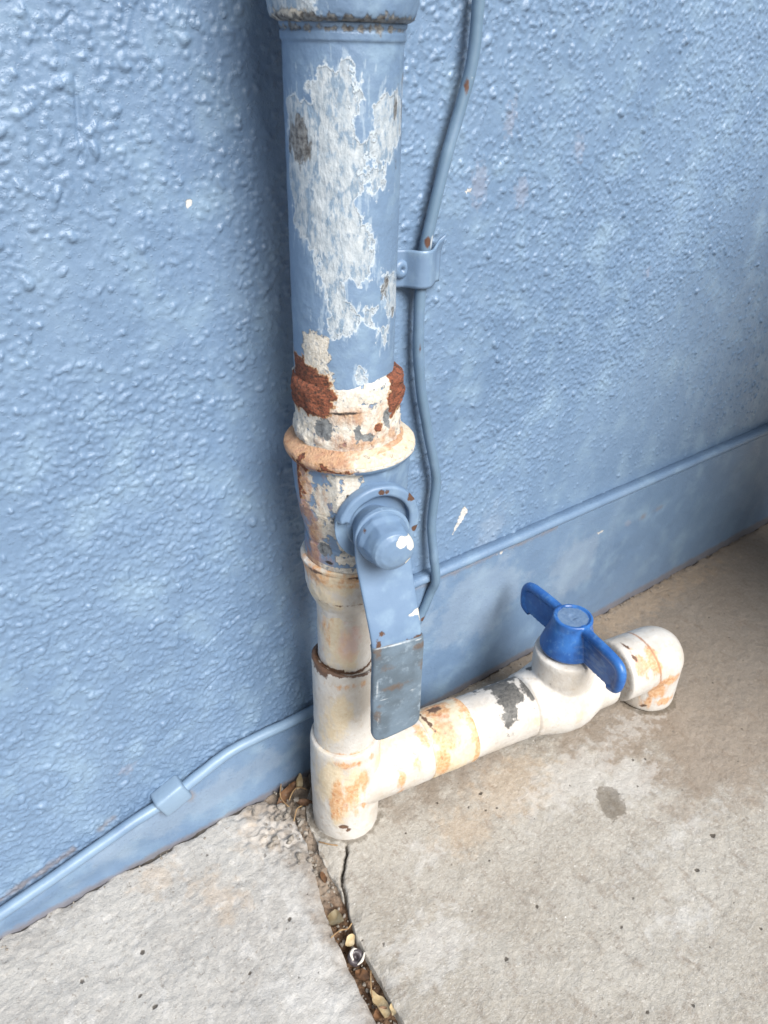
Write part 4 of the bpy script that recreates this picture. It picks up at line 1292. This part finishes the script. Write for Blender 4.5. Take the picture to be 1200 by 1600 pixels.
V = coords(me)
attr(me, 'brown', np.maximum(blob_field(V, [((0.0800, CY - 0.005, 0.3775), (0.0022, 0.004, 0.0040)), ((0.1005, CY - 0.005, 0.4520), (0.0014, 0.004, 0.0045)), ((0.1040, CY - 0.003, 0.2200), (0.0014, 0.004, 0.0022)), ((0.0785, CY - 0.005, 0.318), (0.0006, 0.003, 0.002)), ((0.0950, CY - 0.004, 0.107), (0.003, 0.004, 0.002))]), -0.05))
attr(me, 'pale', np.maximum(blob_field(V, [((0.0835, CY - 0.004, 0.3770), (0.0012, 0.004, 0.004)), ((0.1030, CY - 0.004, 0.4550), (0.0010, 0.003, 0.0010))]), -0.05))
M_CAB = mat_cable()
cable = tag(obj('cable', me, M_CAB, None, (0.1, CY, 0.0)), 'thin blue painted cable running down the wall and left along its foot', 'cable')

# strap over the cable
def strap():
    zc0, zc1 = 0.3530, 0.3735
    prof = [(0.0560, 0.0010), (0.0660, 0.0014), (0.0710, 0.0030), (0.0735, 0.0070), (0.0755, 0.0105), (0.0785, 0.0122), (0.0820, 0.0121), (0.0850, 0.0098), (0.0885, 0.0070), (0.0915, 0.0040), (0.0955, 0.0030)]
    zs = np.linspace(zc0, zc1, 14)
    P = []
    for k in range(len(prof) - 1):
        for t in (0, 0.25, 0.5, 0.75):
            P.append((prof[k][0] * (1 - t) + prof[k + 1][0] * t, prof[k][1] * (1 - t) + prof[k + 1][1] * t))
    P.append(prof[-1])
    P = np.array(P)
    for _ in range(3):
        P[1:-1] = 0.25 * P[:-2] + 0.5 * P[1:-1] + 0.25 * P[2:]
    V, F = [], []
    n_ = len(P)
    T = np.gradient(P, axis=0); T /= np.linalg.norm(T, axis=1)[:, None]
    Nn = np.stack([-T[:, 1], T[:, 0]], 1)
    for side in (1, 0):
        for z in zs:
            for k, (x, d) in enumerate(P):
                dd = d + Nn[k, 1] * 0.0012 * side
                xx = x + Nn[k, 0] * 0.0012 * side
                fr = (z - zc0) / (zc1 - zc0)
                # the top right corner curls up and out
                cu = max(0, (fr - 0.8) / 0.2) * max(0, (x - 0.0855) / 0.010)
                V.append((xx, WY - 0.0005 - dd - cu * 0.004, z + cu * 0.006))
    m_ = len(zs)
    def idx(s, r, k): return s * m_ * n_ + r * n_ + k
    for r in range(m_ - 1):
        for k in range(n_ - 1):
            F.append((idx(0, r, k), idx(0, r, k + 1), idx(0, r + 1, k + 1), idx(0, r + 1, k)))
            F.append((idx(1, r, k), idx(1, r + 1, k), idx(1, r + 1, k + 1), idx(1, r, k + 1)))
    for k in range(n_ - 1):
        for r in (0, m_ - 1):
            F.append((idx(0, r, k), idx(0, r, k + 1), idx(1, r, k + 1), idx(1, r, k)))
    for r in range(m_ - 1):
        for k in (0, n_ - 1):
            F.append((idx(0, r, k), idx(0, r + 1, k), idx(1, r + 1, k), idx(1, r, k)))
    me = mesh_from('cable_strap', V, F)
    bm = bmesh.new(); bm.from_mesh(me); bmesh.ops.recalc_face_normals(bm, faces=bm.faces); bm.to_mesh(me); bm.free()
    return me


st = thing('cable_strap', 'bent blue painted metal strap holding the cable beside the pipe', 'strap', (0.080, WY, 0.353))
obj('band', strap(), M_BLUE, st)
V, F = lathe([(0.0052, 0.0), (0.0052, 0.0016), (0.0046, 0.0030), (0.0030, 0.0036), (0.0012, 0.0036), (0.0009, 0.0024), (0.0002, 0.0024)], 40, o=(0.0680, WY - 0.0025, 0.3632), ax=(0, -1, 0))
obj('screw', mesh_from('screw', V, F), M_BLUE, st)

# clip on the low run
cd = np.array([0.022, 0, 0.0085]); cd /= np.linalg.norm(cd)
cn = np.array([-cd[2], 0, cd[0]])
clip = thing('cable_clip', 'pale blue square clip holding the low cable left of the pipe', 'clip', (-0.1065, WY, 0.0485))
V, F = rbox((-0.1065, WY - 0.0055, 0.0492), (0.0205, 0.0125, 0.0172), [cd, [0, -1, 0], cn], 0.0022, 3)
cme = mesh_from('clip_body', V, F)
M_CLIP = mat_blue_plain('clip_paint', lin((146, 170, 192)), False)
obj('clip_body', cme, M_CLIP, clip)
V, F = lathe([(0.0018, 0.0), (0.0018, 0.0010), (0.0012, 0.0016), (0.0003, 0.0018)], 20, o=(-0.1010, WY - 0.0040, 0.0385), ax=(0, -1, 0))
obj('nail', mesh_from('nail', V, F), M_CLIP, clip)


# ------------------------------------------------------------------ added round bin, out of view, placed to shade the wall's right end
bin_ = thing('unseen_shade_bin', 'added round grey bin with a lid, out of view, shading the wall', 'bin', (0.57, -0.40, 0))
M_BIN = mat_simple('shade_bin_plastic', lin((96, 104, 100)), lin((110, 118, 112)), 20, 0.55, 0.3, 0.0006, 120)
V, F = lathe([(0.140, 0.001), (0.148, 0.004), (0.160, 0.20), (0.184, 0.515), (0.196, 0.520), (0.196, 0.545), (0.188, 0.546)], 64, o=(0.57, -0.40, 0))
obj('body', mesh_from('body', V, F), M_BIN, bin_)
V, F = lathe([(0.203, 0.535), (0.205, 0.560), (0.196, 0.572), (0.110, 0.592), (0.002, 0.600)], 64, o=(0.57, -0.40, 0))
obj('lid', mesh_from('lid', V, F), M_BIN, bin_)
V, F = tube([(0.520, -0.40, 0.590), (0.525, -0.40, 0.620), (0.550, -0.40, 0.632), (0.590, -0.40, 0.632), (0.615, -0.40, 0.620), (0.620, -0.40, 0.590)], 0.009, 12, 5)
obj('handle', mesh_from('handle', V, F), M_BIN, bin_)

# ------------------------------------------------------------------ small litter
def leaf(L, W, curl, seed, twist=0.3):
    """a curled dry leaf blade lying along x"""
    nu, nv = 14, 8
    V = []
    for i in range(nu):
        t = i / (nu - 1)
        w = W * math.sin(math.pi * min(1, 0.06 + 0.94 * t)) ** 0.7
        for j in range(nv):
            s = (j / (nv - 1) - 0.5) * 2
            a = curl * s + twist * (t - 0.5) * 2
            V.append(((t - 0.5) * L, w * 0.5 * math.sin(a) / max(curl, 0.2), w * 0.5 * (1 - math.cos(a)) / max(curl, 0.2) + 0.12 * L * (t - 0.5) ** 2))
    V = np.array(V)
    V += (np.stack([vnoise(V, 300, seed), vnoise(V, 300, seed + 1), vnoise(V, 300, seed + 2)], 1) - 0.5) * 0.0016
    F = [(i * nv + j, i * nv + j + 1, (i + 1) * nv + j + 1, (i + 1) * nv + j) for i in range(nu - 1) for j in range(nv - 1)]
    # thickness
    n_ = len(V)
    V2 = V - np.array([0, 0, 0.00035])
    F += [tuple(n_ + k for k in f[::-1]) for f in F]
    return np.concatenate([V, V2]), F


def place(VF, loc, rz=0.0, rx=0.0, ry=0.0):
    V, F = VF
    M = Matrix.Rotation(rz, 3, 'Z') @ Matrix.Rotation(ry, 3, 'Y') @ Matrix.Rotation(rx, 3, 'X')
    return np.asarray(V) @ np.array(M).T + np.array(loc), F


def litter(name, VF, loc, mat, label, cat, rz=0, rx=0, ry=0, group=None):
    V, F = place(VF, loc, rz, rx, ry)
    o = obj(name, mesh_from(name, V, F), mat, None, loc)
    return tag(o, label, cat, group)


G = 'dry leaves lying in the slab joint'
litter('dry_leaf', leaf(0.0190, 0.0130, 1.1, 3), (-0.0490, -0.0610, -0.0030), M_LEAF_T, 'broad pale tan dry leaf standing in the joint near the crack', 'leaf', math.radians(-70), 0.2, -0.75, G)
litter('dry_leaf', leaf(0.021, 0.0105, 1.0, 9), (-0.0545, -0.1160, -0.0060), M_LEAF_T, 'long folded tan leaf lengthwise in the joint at the picture bottom', 'leaf', math.radians(80), 0.5, 0.3, G)
litter('dry_leaf', leaf(0.0075, 0.0045, 0.8, 14), (-0.0500, -0.1240, -0.0030), M_LEAF_T, 'tiny pale leaf scrap on the right lip of the joint', 'leaf', math.radians(40), 0.3, 0.3, G)
litter('dry_leaf', leaf(0.0100, 0.0060, 0.9, 18), (-0.0565, -0.1205, -0.0050), M_LEAF_B, 'small orange-brown leaf crossing the joint beside the long folded leaf', 'leaf', math.radians(5), 0.2, 0.1, G)
litter('dry_leaf', leaf(0.0110, 0.0070, 1.0, 21), (-0.0525, -0.0965, -0.0065), M_LEAF_B, 'rust-brown curled leaf in the joint just below the dark husk', 'leaf', math.radians(110), -0.3, 0.2, G)
litter('dry_leaf', leaf(0.0085, 0.0065, 0.9, 25), (-0.0478, -0.0765, -0.0045), M_LEAF_T, 'small cream leaf scrap just above the dark husk', 'leaf', math.radians(20), 0.3, 0.0, G)
litter('dry_leaf', leaf(0.0090, 0.0050, 0.9, 28), (-0.0400, -0.0330, -0.0015), M_LEAF_B, 'narrow orange leaf at the upper end of the open joint', 'leaf', math.radians(75), 0.3, 0.1, G)
G2 = 'dry leaves caught in the corner behind the pipe foot'
litter('dry_leaf', leaf(0.024, 0.0085, 1.0, 31), (-0.0260, 0.0370, 0.0010), M_LEAF_B, 'long curled brown leaf against the wall foot left of the pipe', 'leaf', math.radians(20), 0.4, -0.1, G2)
litter('dry_leaf', leaf(0.013, 0.0070, 1.2, 35), (-0.0150, 0.0400, 0.0030), M_LEAF_T, 'short curled tan leaf on the corner litter nearest the wall', 'leaf', math.radians(50), 0.6, -0.2, G2)
litter('dry_leaf', leaf(0.014, 0.0060, 1.0, 39), (-0.0200, 0.0230, 0.0000), M_LEAF_B, 'dark brown leaf touching the left side of the white pipe foot', 'leaf', math.radians(-40), 0.3, 0.1, G2)

# the dark curled husk with a pale lip
hk = thing('seed_husk', 'dark curled seed husk with a white curled lip in the joint', 'husk', (-0.0500, -0.0870, -0.0090))
V, F = lathe([(0.0004, -0.0036), (0.0030, -0.0032), (0.0048, -0.0012), (0.0050, 0.0010), (0.0040, 0.0028), (0.0022, 0.0030), (0.0016, 0.0012), (0.0004, 0.0004)], 28, o=(-0.0505, -0.0865, -0.0048), ax=(-0.25, -0.45, 0.85))
me = mesh_from('shell', V, F)
roughen(me, 0.0006, 300, 44)
obj('shell', me, M_HUSK, hk)
V, F = tube([(-0.0535, -0.0885, -0.0022), (-0.0528, -0.0850, -0.0010), (-0.0500, -0.0838, -0.0008), (-0.0478, -0.0852, -0.0016)], [0.0005, 0.0010, 0.0009, 0.0004], 10, 5)
obj('lip', mesh_from('lip', V, F), M_BONE, hk)
V, F = tube([(-0.0525, -0.0915, -0.0035), (-0.0490, -0.0915, -0.0020), (-0.0455, -0.0890, -0.0008)], [0.0004, 0.0009, 0.0005], 10, 5)
obj('lip', mesh_from('lip', V, F), M_BONE, hk)

G3 = 'straw bits in the litter'
twigs = [([(-0.058, -0.0705, 0.0008), (-0.051, -0.0700, 0.0010), (-0.046, -0.0712, -0.0005), (-0.0420, -0.0700, 0.0002)], 'thin straw bridging the joint beside the broad tan leaf'),
         ([(-0.0290, 0.0300, 0.0020), (-0.0240, 0.0330, 0.0045), (-0.0190, 0.0340, 0.0050), (-0.0140, 0.0300, 0.0030)], 'bent straw on the corner litter left of the white pipe foot'),
         ([(-0.0350, 0.0130, 0.0020), (-0.0290, 0.0190, 0.0040), (-0.0240, 0.0200, 0.0030)], 'short straw over the broken slab corner'),
         ([(-0.0290, -0.0100, 0.0010), (-0.0245, -0.0170, 0.0025), (-0.0200, -0.0200, 0.0012)], 'pale straw touching the front of the white pipe foot'),
         ([(-0.0480, -0.0990, -0.0030), (-0.0530, -0.1060, -0.0020), (-0.0560, -0.1120, -0.0030)], 'thin straw lying along the joint between husk and folded leaf'),
         ([(-0.0310, 0.0260, 0.0000), (-0.0330, 0.0350, 0.0030), (-0.0280, 0.0430, 0.0060)], 'straw leaning against the wall foot in the corner litter')]
for p, lab in twigs:
    V, F = tube(p, 0.00045, 8, 5)
    o = obj('straw', mesh_from('straw', V, F), M_TWIG, None, p[0])
    tag(o, lab, 'straw', G3)


def pebbles():
    """crumbs of broken concrete and grit, one mass"""
    rng = np.random.default_rng(12)
    bm = bmesh.new()
    spots = []
    for k in range(46):
        spots.append((rng.normal(-0.040, 0.009), rng.normal(0.012, 0.018), rng.uniform(0.0006, 0.0026), 0.0005))
    for k in range(110):
        y = rng.uniform(-0.17, -0.01)
        t = rng.uniform(0.1, 0.9)
        spots.append((jl(y, JL) * (1 - t) + jl(y, JR) * t, y, rng.uniform(0.0004, 0.0013), -np.interp(y, [-0.17, -0.085, -0.045, -0.02], [0.0115, 0.0095, 0.0050, 0.0025])))
    for k in range(140):
        x = rng.uniform(-0.26, 0.60)
        spots.append((x, WY - 0.006 - abs(rng.normal(0, 0.004)), rng.uniform(0.0004, 0.0011), 0.0))
    for x, y, r, z in spots:
        if y > WY - 0.006: y = WY - 0.007
        m_ = Matrix.Translation((x, y, z + r * 0.3)) @ Matrix.Rotation(rng.uniform(0, 6), 4, 'Z') @ Matrix.Diagonal((r * rng.uniform(0.8, 1.6), r * rng.uniform(0.7, 1.2), r * rng.uniform(0.5, 0.9), 1))
        v = bmesh.ops.create_icosphere(bm, subdivisions=1, radius=1.0)['verts']
        for q_ in v:
            q_.co = q_.co * rng.uniform(0.8, 1.2)
        bmesh.ops.transform(bm, matrix=m_, verts=v)
    me = bpy.data.meshes.new('grit')
    bm.to_mesh(me); bm.free()
    return me


gr = tag(obj('grit', pebbles(), M_STONE), kind='stuff')
gr['label'] = 'grey concrete crumbs at the broken slab corner and wall foot'
